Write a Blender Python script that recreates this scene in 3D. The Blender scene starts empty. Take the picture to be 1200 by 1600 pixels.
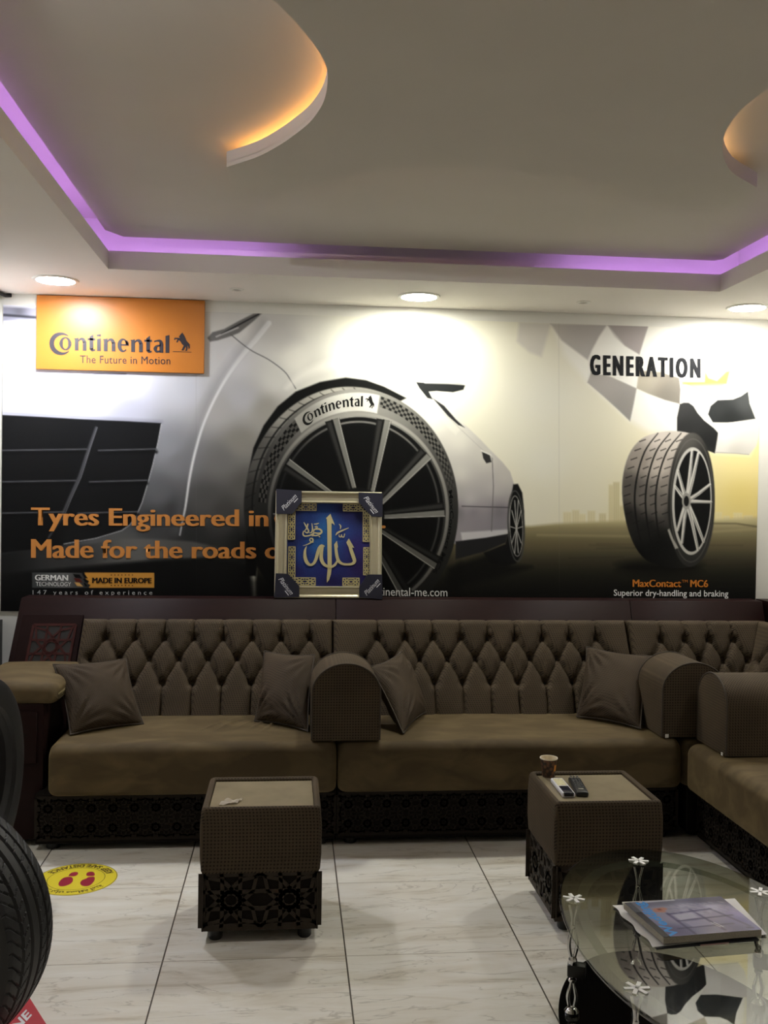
import bpy, bmesh, math, random
import numpy as np
from mathutils import Vector, Matrix
random.seed(7)
rng = np.random.RandomState(7)
PI = math.pi
SC = bpy.context.scene
COL = SC.collection

# ------------------------------------------------------------------ camera
F_PX, PITCH, YAW, ROLL, CAM_H = 1497.6, -0.01705, 0.0966, 0.01538, 1.534
def ray(px, py):
    a, b = px - 600.0, py - 800.0
    c, s = math.cos(ROLL), math.sin(ROLL)
    u, v = a*c + b*s, -a*s + b*c
    x, y2, z2 = u/F_PX, 1.0, -v/F_PX
    c, s = math.cos(PITCH), math.sin(PITCH)
    y, z = y2*c - z2*s, y2*s + z2*c
    c, s = math.cos(YAW), math.sin(YAW)
    return (x*c + y*s, -x*s + y*c, z)
def at(px, py, x=None, y=None, z=None):
    """a point of the room measured from the photograph: where the sight line meets a known plane"""
    r = ray(px, py)
    t = x/r[0] if x is not None else y/r[1] if y is not None else (z - CAM_H)/r[2]
    return Vector((r[0]*t, r[1]*t, CAM_H + r[2]*t))
def proj(X, Y, Z):
    Z = Z - CAM_H
    c, s = math.cos(YAW), math.sin(YAW)
    x, y = X*c - Y*s, X*s + Y*c
    c, s = math.cos(PITCH), math.sin(PITCH)
    y2, z2 = y*c + Z*s, -y*s + Z*c
    u, v = x/y2*F_PX, -z2/y2*F_PX
    c, s = math.cos(ROLL), math.sin(ROLL)
    return 600 + u*c - v*s, 800 + u*s + v*c

cam_d = bpy.data.cameras.new('camera')
cam_d.sensor_fit = 'HORIZONTAL'; cam_d.sensor_width = 36.0
cam_d.lens = 36.0*F_PX/1200.0
cam_d.clip_start = 0.02
cam = bpy.data.objects.new('camera', cam_d); COL.objects.link(cam)
fw = Vector(ray(600, 800)).normalized()
rt = (Vector(ray(700, 800)) - Vector(ray(600, 800))).normalized()
up = rt.cross(fw).normalized()
M = Matrix(((rt.x, up.x, -fw.x, 0), (rt.y, up.y, -fw.y, 0), (rt.z, up.z, -fw.z, CAM_H), (0, 0, 0, 1)))
cam.matrix_world = M
SC.camera = cam

# ------------------------------------------------------------------ world, exposure
wd = bpy.data.worlds.new('world'); SC.world = wd; wd.use_nodes = True
wd.node_tree.nodes['Background'].inputs[0].default_value = (0.9, 0.95, 1, 1)
wd.node_tree.nodes['Background'].inputs[1].default_value = 0.03
SC.view_settings.view_transform = 'Standard'; SC.view_settings.look = 'None'
SC.view_settings.gamma = 1.0; SC.view_settings.use_curve_mapping = False
SC.view_settings.exposure = -0.15
LAMP_POWER = {'left': (0.90, 0.93, 1.0, 320.0), 'middle': (1.0, 0.99, 0.86, 270.0), 'right': (1.0, 0.99, 0.94, 260.0), 'side': (1.0, 0.96, 0.88, 12.0), 'rear': (1.0, 0.95, 0.86, 8.0)}
SPOT_POWER = {'side': (58.0, 92.0), 'rear': (45.0, 80.0)}     # watts and beam angle of the narrow lamps along the side ring
PURPLE_LED = (0.56, 0.28, 1.0, 13.0)
ORANGE_LED = (1.0, 0.47, 0.14, 60.0)

# ------------------------------------------------------------------ room measures
XL, XR, YB, YF = -1.482, 2.66, 5.05, -1.6      # left wall, right wall, mural wall, wall behind the viewer
Z_RING, Z_LIP, Z_PANEL, Z_SLAB, Z_ISLE = 2.53, 2.612, 2.675, 2.80, 2.598
RX0, RX1, RY1, RY0 = -0.83, 2.02, 4.41, -0.9   # inner edge of the lowered ring
ROOM_LAMPS = [(-1.15, 3.0), (2.33, 3.0), (-1.15, 1.25), (2.33, 1.25), (-1.15, -0.5), (2.33, -0.5)]

# ------------------------------------------------------------------ material helpers
def lin(c):
    c = np.asarray(c, float)/255.0
    return np.where(c <= 0.04045, c/12.92, ((c + 0.055)/1.055)**2.4)
def L4(r, g, b): 
    v = lin((r, g, b)); return (float(v[0]), float(v[1]), float(v[2]), 1.0)
def new_mat(name):
    m = bpy.data.materials.new(name); m.use_nodes = True
    nt = m.node_tree
    return m, nt, nt.nodes['Principled BSDF']
def mat(name, rgb, rough=0.6, metal=0.0, spec=0.5, emis=None, strength=0.0, coat=0.0, sheen=0.0, noise=0.0, nscale=20.0, bump=0.0):
    m, nt, p = new_mat(name)
    p.inputs['Base Color'].default_value = L4(*rgb)
    p.inputs['Roughness'].default_value = rough; p.inputs['Metallic'].default_value = metal
    p.inputs['Specular IOR Level'].default_value = spec
    p.inputs['Coat Weight'].default_value = coat
    if sheen:
        p.inputs['Sheen Weight'].default_value = sheen; p.inputs['Sheen Roughness'].default_value = 0.5
        p.inputs['Sheen Tint'].default_value = L4(190, 165, 120)
    if emis:
        p.inputs['Emission Color'].default_value = (*emis, 1); p.inputs['Emission Strength'].default_value = strength
    if noise or bump:
        tc = nt.nodes.new('ShaderNodeTexCoord'); n = nt.nodes.new('ShaderNodeTexNoise')
        n.inputs['Scale'].default_value = nscale; n.inputs['Detail'].default_value = 5
        nt.links.new(tc.outputs['Object'], n.inputs['Vector'])
        if noise:
            mx = nt.nodes.new('ShaderNodeMix'); mx.data_type = 'RGBA'
            a = np.array(rgb, float)
            mx.inputs[6].default_value = L4(*np.clip(a*(1 - noise), 0, 255)); mx.inputs[7].default_value = L4(*np.clip(a*(1 + noise), 0, 255))
            mr = nt.nodes.new('ShaderNodeMapRange'); mr.inputs[1].default_value = 0.3; mr.inputs[2].default_value = 0.7
            nt.links.new(n.outputs['Fac'], mr.inputs[0]); nt.links.new(mr.outputs[0], mx.inputs[0])
            nt.links.new(mx.outputs[2], p.inputs['Base Color'])
        if bump:
            b = nt.nodes.new('ShaderNodeBump'); b.inputs['Strength'].default_value = bump; b.inputs['Distance'].default_value = 0.004
            nt.links.new(n.outputs['Fac'], b.inputs['Height']); nt.links.new(b.outputs[0], p.inputs['Normal'])
    return m
def math_node(nt, op, a, b=None):
    n = nt.nodes.new('ShaderNodeMath'); n.operation = op
    for i, v in enumerate((a, b)):
        if v is None: continue
        if isinstance(v, (int, float)): n.inputs[i].default_value = v
        else: nt.links.new(v, n.inputs[i])
    return n.outputs[0]
def waffle(name, rgb, dark, pitch=0.014, bump=0.5):
    """woven waffle cloth: a diagonal lattice of small dark dimples"""
    m, nt, p = new_mat(name)
    tc = nt.nodes.new('ShaderNodeTexCoord'); sx = nt.nodes.new('ShaderNodeSeparateXYZ')
    nt.links.new(tc.outputs['Object'], sx.inputs[0])
    u = math_node(nt, 'ADD', sx.outputs[0], sx.outputs[1]); v = math_node(nt, 'ADD', sx.outputs[2], sx.outputs[1])
    k = PI/pitch
    a = math_node(nt, 'SINE', math_node(nt, 'MULTIPLY', math_node(nt, 'ADD', u, v), k))
    b = math_node(nt, 'SINE', math_node(nt, 'MULTIPLY', math_node(nt, 'SUBTRACT', u, v), k))
    d = math_node(nt, 'MULTIPLY', a, b)
    mr = nt.nodes.new('ShaderNodeMapRange'); mr.interpolation_type = 'SMOOTHSTEP'
    mr.inputs[1].default_value = 0.15; mr.inputs[2].default_value = 0.75
    nt.links.new(d, mr.inputs[0])
    nz = nt.nodes.new('ShaderNodeTexNoise'); nz.inputs['Scale'].default_value = 6; nz.inputs['Detail'].default_value = 3
    nt.links.new(tc.outputs['Object'], nz.inputs['Vector'])
    mx = nt.nodes.new('ShaderNodeMix'); mx.data_type = 'RGBA'
    mx.inputs[6].default_value = L4(*rgb); mx.inputs[7].default_value = L4(*dark)
    nt.links.new(mr.outputs[0], mx.inputs[0])
    m2 = nt.nodes.new('ShaderNodeMix'); m2.data_type = 'RGBA'; m2.blend_type = 'MULTIPLY'; m2.inputs[0].default_value = 0.5
    nt.links.new(mx.outputs[2], m2.inputs[6]); nt.links.new(nz.outputs['Fac'], m2.inputs[7])
    nt.links.new(m2.outputs[2], p.inputs['Base Color'])
    bp = nt.nodes.new('ShaderNodeBump'); bp.inputs['Strength'].default_value = bump; bp.inputs['Distance'].default_value = 0.003; bp.invert = True
    nt.links.new(mr.outputs[0], bp.inputs['Height']); nt.links.new(bp.outputs[0], p.inputs['Normal'])
    p.inputs['Roughness'].default_value = 0.8; p.inputs['Specular IOR Level'].default_value = 0.25
    p.inputs['Sheen Weight'].default_value = 0.10; p.inputs['Sheen Roughness'].default_value = 0.5; p.inputs['Sheen Tint'].default_value = L4(150, 125, 95)
    return m
def velvet(name, rgb, light, scale=5.0):
    m, nt, p = new_mat(name)
    tc = nt.nodes.new('ShaderNodeTexCoord'); mp = nt.nodes.new('ShaderNodeMapping'); mp.inputs['Scale'].default_value = (1, 2.2, 2.2)
    n = nt.nodes.new('ShaderNodeTexNoise'); n.inputs['Scale'].default_value = scale; n.inputs['Detail'].default_value = 3; n.inputs['Distortion'].default_value = 0.6
    nt.links.new(tc.outputs['Object'], mp.inputs[0]); nt.links.new(mp.outputs[0], n.inputs['Vector'])
    mr = nt.nodes.new('ShaderNodeMapRange'); mr.inputs[1].default_value = 0.42; mr.inputs[2].default_value = 0.75
    nt.links.new(n.outputs['Fac'], mr.inputs[0])
    mx = nt.nodes.new('ShaderNodeMix'); mx.data_type = 'RGBA'
    mx.inputs[6].default_value = L4(*rgb); mx.inputs[7].default_value = L4(*light)
    nt.links.new(mr.outputs[0], mx.inputs[0]); nt.links.new(mx.outputs[2], p.inputs['Base Color'])
    p.inputs['Roughness'].default_value = 0.75; p.inputs['Specular IOR Level'].default_value = 0.2
    p.inputs['Sheen Weight'].default_value = 0.35; p.inputs['Sheen Roughness'].default_value = 0.4; p.inputs['Sheen Tint'].default_value = L4(200, 175, 120)
    return m
def wood(name, rgb, dark, rough=0.3):
    m, nt, p = new_mat(name)
    tc = nt.nodes.new('ShaderNodeTexCoord'); mp = nt.nodes.new('ShaderNodeMapping'); mp.inputs['Scale'].default_value = (3, 30, 30)
    n = nt.nodes.new('ShaderNodeTexNoise'); n.inputs['Scale'].default_value = 2; n.inputs['Detail'].default_value = 6
    nt.links.new(tc.outputs['Object'], mp.inputs[0]); nt.links.new(mp.outputs[0], n.inputs['Vector'])
    mx = nt.nodes.new('ShaderNodeMix'); mx.data_type = 'RGBA'
    mx.inputs[6].default_value = L4(*dark); mx.inputs[7].default_value = L4(*rgb)
    nt.links.new(n.outputs['Fac'], mx.inputs[0]); nt.links.new(mx.outputs[2], p.inputs['Base Color'])
    p.inputs['Roughness'].default_value = rough; p.inputs['Specular IOR Level'].default_value = 0.12
    return m
def attr_mat(name, rough=0.55, spec=0.3):
    m, nt, p = new_mat(name)
    a = nt.nodes.new('ShaderNodeAttribute'); a.attribute_name = 'print'
    nt.links.new(a.outputs['Color'], p.inputs['Base Color'])
    p.inputs['Roughness'].default_value = rough; p.inputs['Specular IOR Level'].default_value = spec
    return m
def glass_mat(name, tint, extra=0.0, milky=0.0):
    m, nt, p = new_mat(name); nt.nodes.remove(p)
    out = nt.nodes['Material Output']
    t = nt.nodes.new('ShaderNodeBsdfTransparent'); t.inputs[0].default_value = L4(*tint)
    g = nt.nodes.new('ShaderNodeBsdfGlossy'); g.inputs['Roughness'].default_value = 0.0
    fr = nt.nodes.new('ShaderNodeFresnel'); fr.inputs[0].default_value = 1.5; ge = nt.nodes.new('ShaderNodeNewGeometry')
    fac = math_node(nt, 'MULTIPLY', math_node(nt, 'ADD', fr.outputs[0], extra), math_node(nt, 'SUBTRACT', 1.0, ge.outputs['Backfacing']))
    mx = nt.nodes.new('ShaderNodeMixShader')
    nt.links.new(fac, mx.inputs[0]); nt.links.new(t.outputs[0], mx.inputs[1]); nt.links.new(g.outputs[0], mx.inputs[2])
    last = mx.outputs[0]
    if milky:
        d = nt.nodes.new('ShaderNodeBsdfDiffuse'); d.inputs[0].default_value = L4(225, 228, 220)
        m2 = nt.nodes.new('ShaderNodeMixShader'); m2.inputs[0].default_value = milky
        nt.links.new(last, m2.inputs[1]); nt.links.new(d.outputs[0], m2.inputs[2]); last = m2.outputs[0]
    nt.links.new(last, out.inputs[0])
    return m

# ------------------------------------------------------------------ object helpers
def tag(o, label=None, cat=None, group=None, kind=None):
    if label: o['label'] = label
    if cat: o['category'] = cat
    if group: o['group'] = group
    if kind: o['kind'] = kind
    return o
def thing(name, label, cat, loc=(0, 0, 0), rz=0.0, group=None):
    o = bpy.data.objects.new(name, None); COL.objects.link(o)
    o.empty_display_size = 0.1
    o.location = loc; o.rotation_euler = (0, 0, rz)
    return tag(o, label, cat, group)
def smooth(me, angle=0.7):
    me.polygons.foreach_set('use_smooth', [True]*len(me.polygons))
    try: me.set_sharp_from_angle(angle=angle)
    except Exception: pass
def obj(name, bm, m, parent=None, sm=True, ang=0.7):
    me = bpy.data.meshes.new(name); bm.normal_update(); bm.to_mesh(me); bm.free()
    if sm: smooth(me, ang)
    o = bpy.data.objects.new(name, me); COL.objects.link(o)
    for x in (m if isinstance(m, (list, tuple)) else [m]): me.materials.append(x)
    if parent: o.parent = parent
    return o
def struct(name, bm, m, sm=False): return tag(obj(name, bm, m, sm=sm), kind='structure')
def BM(): return bmesh.new()
def box(bm, x0, x1, y0, y1, z0, z1, bev=0.0, seg=2, mi=0):
    r = bmesh.ops.create_cube(bm, size=1.0)
    vs = r['verts']
    for v in vs:
        v.co = Vector((x0 + (v.co.x + .5)*(x1 - x0), y0 + (v.co.y + .5)*(y1 - y0), z0 + (v.co.z + .5)*(z1 - z0)))
    fs = set(f for v in vs for f in v.link_faces)
    for f in fs: f.material_index = mi
    if bev:
        es = list(set(e for v in vs for e in v.link_edges))
        bmesh.ops.bevel(bm, geom=es, offset=bev, segments=seg, profile=0.5, affect='EDGES')
    return bm
def hexa(bm, p, mi=0):
    """eight corners: bottom four then top four, both counter-clockwise"""
    v = [bm.verts.new(q) for q in p]
    for f in ((3, 2, 1, 0), (4, 5, 6, 7), (0, 1, 5, 4), (1, 2, 6, 5), (2, 3, 7, 6), (3, 0, 4, 7)):
        bm.faces.new([v[i] for i in f]).material_index = mi
    return bm
def tube(bm, pts, r, n=10, cap=True, mi=0):
    pts = [Vector(p) for p in pts]
    rs = r if isinstance(r, (list, tuple)) else [r]*len(pts)
    rings = []
    prev = None
    for i, p in enumerate(pts):
        t = (pts[min(i+1, len(pts)-1)] - pts[max(i-1, 0)]).normalized()
        if prev is None:
            a = t.orthogonal().normalized()
        else:
            a = (prev - t*prev.dot(t)).normalized()
        prev = a; b = t.cross(a)
        rings.append([bm.verts.new(p + (a*math.cos(2*PI*k/n) + b*math.sin(2*PI*k/n))*rs[i]) for k in range(n)])
    for A, B in zip(rings, rings[1:]):
        for k in range(n): bm.faces.new((A[k], A[(k+1) % n], B[(k+1) % n], B[k])).material_index = mi
    if cap:
        bm.faces.new(rings[0][::-1]).material_index = mi; bm.faces.new(rings[-1]).material_index = mi
    return bm
def lathe(bm, prof, c=(0, 0, 0), n=32, mi=0, close=False):
    c = Vector(c); rings = []
    for r, z in prof:
        if r < 1e-6: rings.append([bm.verts.new(c + Vector((0, 0, z)))])
        else: rings.append([bm.verts.new(c + Vector((r*math.cos(2*PI*k/n), r*math.sin(2*PI*k/n), z))) for k in range(n)])
    prs = list(zip(rings, rings[1:])) + ([(rings[-1], rings[0])] if close else [])
    for A, B in prs:
        for k in range(n):
            j = (k+1) % n
            if len(A) == 1 and len(B) == 1: continue
            if len(A) == 1: f = (A[0], B[j], B[k])
            elif len(B) == 1: f = (A[k], A[j], B[0])
            else: f = (A[k], A[j], B[j], B[k])
            bm.faces.new(f).material_index = mi
    bmesh.ops.recalc_face_normals(bm, faces=bm.faces[:])
    return bm
def prism(bm, outline, z0, z1, mi=0):
    """vertical prism over a 2D outline"""
    a = [bm.verts.new((x, y, z0)) for x, y in outline]; b = [bm.verts.new((x, y, z1)) for x, y in outline]
    n = len(outline)
    bm.faces.new(a[::-1]).material_index = mi; bm.faces.new(b).material_index = mi
    for i in range(n): bm.faces.new((a[i], a[(i+1) % n], b[(i+1) % n], b[i])).material_index = mi
    bmesh.ops.recalc_face_normals(bm, faces=bm.faces[:])
    return bm
def slab(bm, pts2, fn, d0, d1, mi=0):
    """extruded 2D polygon placed by fn(u, v, depth)"""
    a = [bm.verts.new(fn(u, v, d0)) for u, v in pts2]; b = [bm.verts.new(fn(u, v, d1)) for u, v in pts2]
    n = len(pts2)
    bm.faces.new(a).material_index = mi; bm.faces.new(b[::-1]).material_index = mi
    for i in range(n): bm.faces.new((b[i], b[(i+1) % n], a[(i+1) % n], a[i])).material_index = mi
    return bm
def gridmesh(bm, nu, nv, fn, mi=0, closed_u=False):
    V = [[bm.verts.new(fn(i/(nu - (0 if closed_u else 1)), j/(nv - 1))) for j in range(nv)] for i in range(nu)]
    for i in range(nu if closed_u else nu - 1):
        k = (i+1) % nu
        for j in range(nv - 1): bm.faces.new((V[i][j], V[k][j], V[k][j+1], V[i][j+1])).material_index = mi
    return V
def catmull(pts, n=8, closed=False):
    P = [np.array(p, float) for p in pts]; out = []
    m = len(P)
    for i in range(m if closed else m - 1):
        g = (lambda k: P[k % m]) if closed else (lambda k: P[min(max(k, 0), m - 1)])
        p0, p1, p2, p3 = g(i-1), g(i), g(i+1), g(i+2)
        for t in np.arange(n)/n:
            out.append(0.5*(2*p1 + (p2 - p0)*t + (2*p0 - 5*p1 + 4*p2 - p3)*t*t + (3*p1 - p0 - 3*p2 + p3)*t**3))
    if not closed: out.append(P[-1])
    return [tuple(p) for p in out]

# ------------------------------------------------------------------ writing: outlines as flat polygons
def text_polys(s, bold=0.0, shear=0.0, spacing=1.0):
    cu = bpy.data.curves.new('lettering', 'FONT'); cu.body = s; cu.size = 1.0; cu.offset = bold; cu.shear = shear
    cu.space_character = spacing; cu.fill_mode = 'FRONT'; cu.resolution_u = 3
    o = bpy.data.objects.new('lettering', cu); COL.objects.link(o)
    dg = bpy.context.evaluated_depsgraph_get(); dg.update()
    me = bpy.data.meshes.new_from_object(o.evaluated_get(dg))
    v = np.array([tuple(q.co)[:2] for q in me.vertices]).reshape(-1, 2)
    p = [tuple(f.vertices) for f in me.polygons]
    bpy.data.objects.remove(o); bpy.data.curves.remove(cu); bpy.data.meshes.remove(me)
    if len(v) == 0: return np.zeros((0, 2)), []
    lo, hi = v.min(0), v.max(0)
    return (v - lo)/(hi - lo), p
def in_quad(v, tl, tr, br, bl):
    """unit square to a four-sided place"""
    tl, tr, br, bl = [np.array(q, float) for q in (tl, tr, br, bl)]
    u, w = v[:, :1], v[:, 1:]
    return (bl*(1-u) + br*u)*(1-w) + (tl*(1-u) + tr*u)*w
def ribbon(pts, w):
    """stroke of changing width as one list of quads"""
    P = [np.array(p, float) for p in pts]; n = len(P)
    W = w if isinstance(w, (list, tuple)) else [w]*n
    if len(W) != n: W = list(np.interp(np.linspace(0, 1, n), np.linspace(0, 1, len(W)), W))
    V = []
    for i in range(n):
        t = P[min(i+1, n-1)] - P[max(i-1, 0)]; t /= (np.hypot(*t) + 1e-9)
        nn = np.array([-t[1], t[0]])*W[i]*0.5
        V += [P[i] + nn, P[i] - nn]
    return np.array(V), [(2*i+1, 2*i+3, 2*i+2, 2*i) for i in range(n-1)]
def merge(parts):
    V, Pp, k = [], [], 0
    for v, p in parts:
        V.append(v); Pp += [tuple(i + k for i in f) for f in p]; k += len(v)
    return np.concatenate(V), Pp
def wordmark():
    """bold high-contrast word with a crescent capital hugging the second letter; baseline 0, x-height 78"""
    R = []
    def arc(cx, cy, a, b, d0, d1, w, n=22):
        P = [(cx + a*math.cos(math.radians(d)), cy + b*math.sin(math.radians(d))) for d in np.linspace(d0, d1, n)]
        R.append(ribbon(P, w))
    def quad(x0, x1, y0, y1, sl=0.0): R.append((np.array([(x0, y0), (x1, y0), (x1, y1), (x0, y1 - sl)]), [(0, 1, 2, 3)]))
    arc(75, 40, 64, 62, 52, 312, [5, 16, 26, 29, 29, 26, 16, 5], 36)
    for a0, a1 in ((0, 360),): arc(97, 41, 27, 37, a0, a1, [22, 14, 7, 14, 22, 14, 7, 14, 22], 40)
    def n_(x):
        quad(x+5, x+28, 0, 80, 6); quad(x+54, x+77, 0, 56)
        R.append(ribbon(catmull([(x+26, 58), (x+40, 72), (x+56, 70), (x+65.5, 52)], 6), [5, 12, 20, 23]))
        quad(x, x+8, 70, 77, 3)
    def t_(x):
        quad(x+12, x+35, 8, 104, 16); quad(x, x+47, 66, 79)
        R.append(ribbon(catmull([(x+23.5, 14), (x+28, 4), (x+46, 6)], 6), [23, 14, 8]))
    def i_(x): quad(x+2, x+25, 0, 80, 6); quad(x, x+25, 92, 106, 4)
    def e_(x):
        arc(x+33, 40, 24, 37, 5, 318, [12, 10, 9, 16, 23, 23, 18, 10, 6], 34); quad(x+18, x+66, 38, 48)
        R.append(ribbon(catmull([(x+57, 44), (x+57, 56), (x+50, 68)], 4), [20, 20, 14]))
    def a_(x):
        quad(x+40, x+63, 0, 56)
        R.append(ribbon(catmull([(x+6, 68), (x+26, 74), (x+44, 72), (x+51.5, 54)], 6), [8, 10, 18, 23]))
        R.append(ribbon(catmull([(x+48, 46), (x+22, 40), (x+13, 24), (x+22, 7), (x+46, 10)], 6), [8, 12, 22, 14, 8]))
    n_(151); t_(236); i_(293); n_(332); e_(425); n_(503); t_(590); a_(645)
    quad(722, 746, 0, 112, 6)
    return merge(R)
HORSE = [(853, 240), (846, 248), (838, 258), (843, 264), (832, 263), (818, 263), (816, 273), (821, 274), (822, 269), (832, 271), (826, 284), (832, 286), (838, 274),
         (846, 281), (852, 292), (861, 300), (856, 311), (850, 322), (860, 323), (866, 312), (872, 304), (872, 316), (868, 325), (877, 325),
         (879, 310), (878, 300), (883, 306), (884, 316), (890, 310), (889, 294), (880, 284), (873, 276), (868, 262), (862, 250), (857, 244), (857, 239)]
def tri_poly(pts):
    from mathutils.geometry import tessellate_polygon
    t = tessellate_polygon([[Vector((p[0], p[1], 0)) for p in pts]])
    return np.array(pts, float), [tuple(q) for q in t]
# ------------------------------------------------------------------ printed graphics: colours computed on a fine mesh
class Canvas:
    def __init__(s, X, Y, base):
        s.X, s.Y = X, Y; s.C = np.empty(X.shape + (3,)); s.C[:] = base
    def sub(s, x0, y0, x1, y1):
        m = (s.X >= x0) & (s.X <= x1) & (s.Y >= y0) & (s.Y <= y1)
        r = np.where(m.any(1))[0]; c = np.where(m.any(0))[0]
        if len(r) == 0 or len(c) == 0: return None
        return slice(r[0], r[-1]+1), slice(c[0], c[-1]+1)
    def put(s, sl, cov, col, alpha=1.0):
        x, y = s.X[sl], s.Y[sl]
        c = col(x, y) if callable(col) else np.array(col, float)
        a = (np.clip(cov, 0, 1)*alpha)[..., None]
        s.C[sl] = s.C[sl]*(1 - a) + c*a
    def poly_sdf(s, pts, x, y):
        P = np.array(pts, float); d = np.full(x.shape, 1e9); ins = np.zeros(x.shape, bool)
        for (ax, ay), (bx, by) in zip(P, np.roll(P, -1, 0)):
            ex, ey = bx-ax, by-ay; wx, wy = x-ax, y-ay
            t = np.clip((wx*ex + wy*ey)/(ex*ex + ey*ey + 1e-12), 0, 1)
            d = np.minimum(d, (wx - ex*t)**2 + (wy - ey*t)**2)
            if ay != by:
                c = ((ay <= y) & (by > y)) | ((by <= y) & (ay > y))
                ins ^= c & (x < ax + (y - ay)/(by - ay)*ex)
        d = np.sqrt(d); return np.where(ins, -d, d)
    def poly(s, pts, col, soft=0.8, alpha=1.0, curve=0):
        if curve: pts = catmull(pts, curve, True)
        P = np.array(pts); sl = s.sub(P[:, 0].min()-soft-1, P[:, 1].min()-soft-1, P[:, 0].max()+soft+1, P[:, 1].max()+soft+1)
        if sl is None: return
        d = s.poly_sdf(pts, s.X[sl], s.Y[sl]); s.put(sl, 0.5 - d/(2*soft), col, alpha)
    def ell_sdf(s, cx, cy, a, b, rot, x, y):
        c, q = math.cos(rot), math.sin(rot); u, v = (x-cx)*c + (y-cy)*q, -(x-cx)*q + (y-cy)*c
        f = np.sqrt((u/a)**2 + (v/b)**2) + 1e-6; g = np.sqrt((u/a**2)**2 + (v/b**2)**2)/f + 1e-9
        return (f - 1)/g
    def ell(s, cx, cy, a, b, col, rot=0.0, soft=0.8, alpha=1.0, ring=None, clip=None):
        R = max(a, b)+soft+2; sl = s.sub(cx-R, cy-R, cx+R, cy+R)
        if sl is None: return
        d = s.ell_sdf(cx, cy, a, b, rot, s.X[sl], s.Y[sl])
        if ring: d = np.abs(d) - ring*0.5
        cov = np.clip(0.5 - d/(2*soft), 0, 1)
        if clip is not None: cov = cov*clip(s.X[sl], s.Y[sl])
        s.put(sl, cov, col, alpha)
    def stroke(s, pts, w, col, soft=0.8, alpha=1.0, curve=0):
        if curve: pts = catmull(pts, curve)
        P = np.array(pts, float); n = len(P)
        W = np.interp(np.linspace(0, 1, n), np.linspace(0, 1, len(w)), w) if isinstance(w, (list, tuple)) else np.full(n, float(w))
        m = W.max() + soft + 2
        sl = s.sub(P[:, 0].min()-m, P[:, 1].min()-m, P[:, 0].max()+m, P[:, 1].max()+m)
        if sl is None: return
        x, y = s.X[sl], s.Y[sl]; best = np.full(x.shape, 1e9)
        for i in range(n-1):
            ax, ay = P[i]; ex, ey = P[i+1]-P[i]
            t = np.clip(((x-ax)*ex + (y-ay)*ey)/(ex*ex + ey*ey + 1e-12), 0, 1)
            best = np.minimum(best, np.hypot(x-ax-ex*t, y-ay-ey*t) - 0.5*(W[i] + (W[i+1]-W[i])*t))
        s.put(sl, 0.5 - best/(2*soft), col, alpha)
def field(ctrl, p=2.2):
    K = np.array(ctrl, float)
    def f(x, y):
        num = np.zeros(x.shape + (3,)); den = np.zeros(x.shape)
        for k in K:
            w = 1.0/((x-k[0])**2 + (y-k[1])**2 + 60.0)**(p/2)
            num += w[..., None]*k[2:5]; den += w
        return num/den[..., None]
    return f
def vgrad(stops):
    ys = [q[0] for q in stops]; cs = np.array([q[1:] for q in stops], float)
    return lambda x, y: np.stack([np.interp(y, ys, cs[:, k]) for k in range(3)], -1)
def hgrad(stops):
    g = vgrad(stops); return lambda x, y: g(y, x)
def print_mesh(name, verts_grid, C, extra, m, parent=None, back=None):
    """grid of points with a colour each, plus flat lettering polygons; one mesh"""
    h, w = C.shape[:2]
    V = verts_grid.reshape(-1, 3); c = lin(C.reshape(-1, 3))
    idx = np.arange(h*w).reshape(h, w)
    q = np.stack([idx[:-1, :-1], idx[1:, :-1], idx[1:, 1:], idx[:-1, 1:]], -1).reshape(-1, 4)
    vs, cs = [V], [c]; loops = [q.reshape(-1)]; tot = [np.full(len(q), 4)]; k = len(V)
    for v3, polys, rgb in extra:
        if len(v3) == 0: continue
        vs.append(np.asarray(v3, float)); cs.append(np.tile(lin(rgb), (len(v3), 1)))
        loops.append(np.concatenate([np.array(f) + k for f in polys])); tot.append(np.array([len(f) for f in polys])); k += len(v3)
    vs = np.concatenate(vs); cs = np.concatenate(cs); loops = np.concatenate(loops); tot = np.concatenate(tot)
    me = bpy.data.meshes.new(name)
    me.vertices.add(len(vs)); me.vertices.foreach_set('co', vs.astype(np.float32).ravel())
    me.loops.add(len(loops)); me.loops.foreach_set('vertex_index', loops.astype(np.int32))
    me.polygons.add(len(tot)); st = np.concatenate([[0], np.cumsum(tot)[:-1]])
    me.polygons.foreach_set('loop_start', st.astype(np.int32)); me.polygons.foreach_set('loop_total', tot.astype(np.int32))
    at_ = me.color_attributes.new('print', 'FLOAT_COLOR', 'POINT')
    at_.data.foreach_set('color', np.concatenate([cs, np.ones((len(cs), 1))], 1).astype(np.float32).ravel())
    me.update(calc_edges=True); me.validate()
    o = bpy.data.objects.new(name, me); COL.objects.link(o); me.materials.append(m)
    if parent: o.parent = parent
    return o

M_PRINT = attr_mat('printed vinyl', 0.6, 0.12)
M_PRINT_GLOSS = attr_mat('printed gloss paper', 0.18, 0.5)

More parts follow.
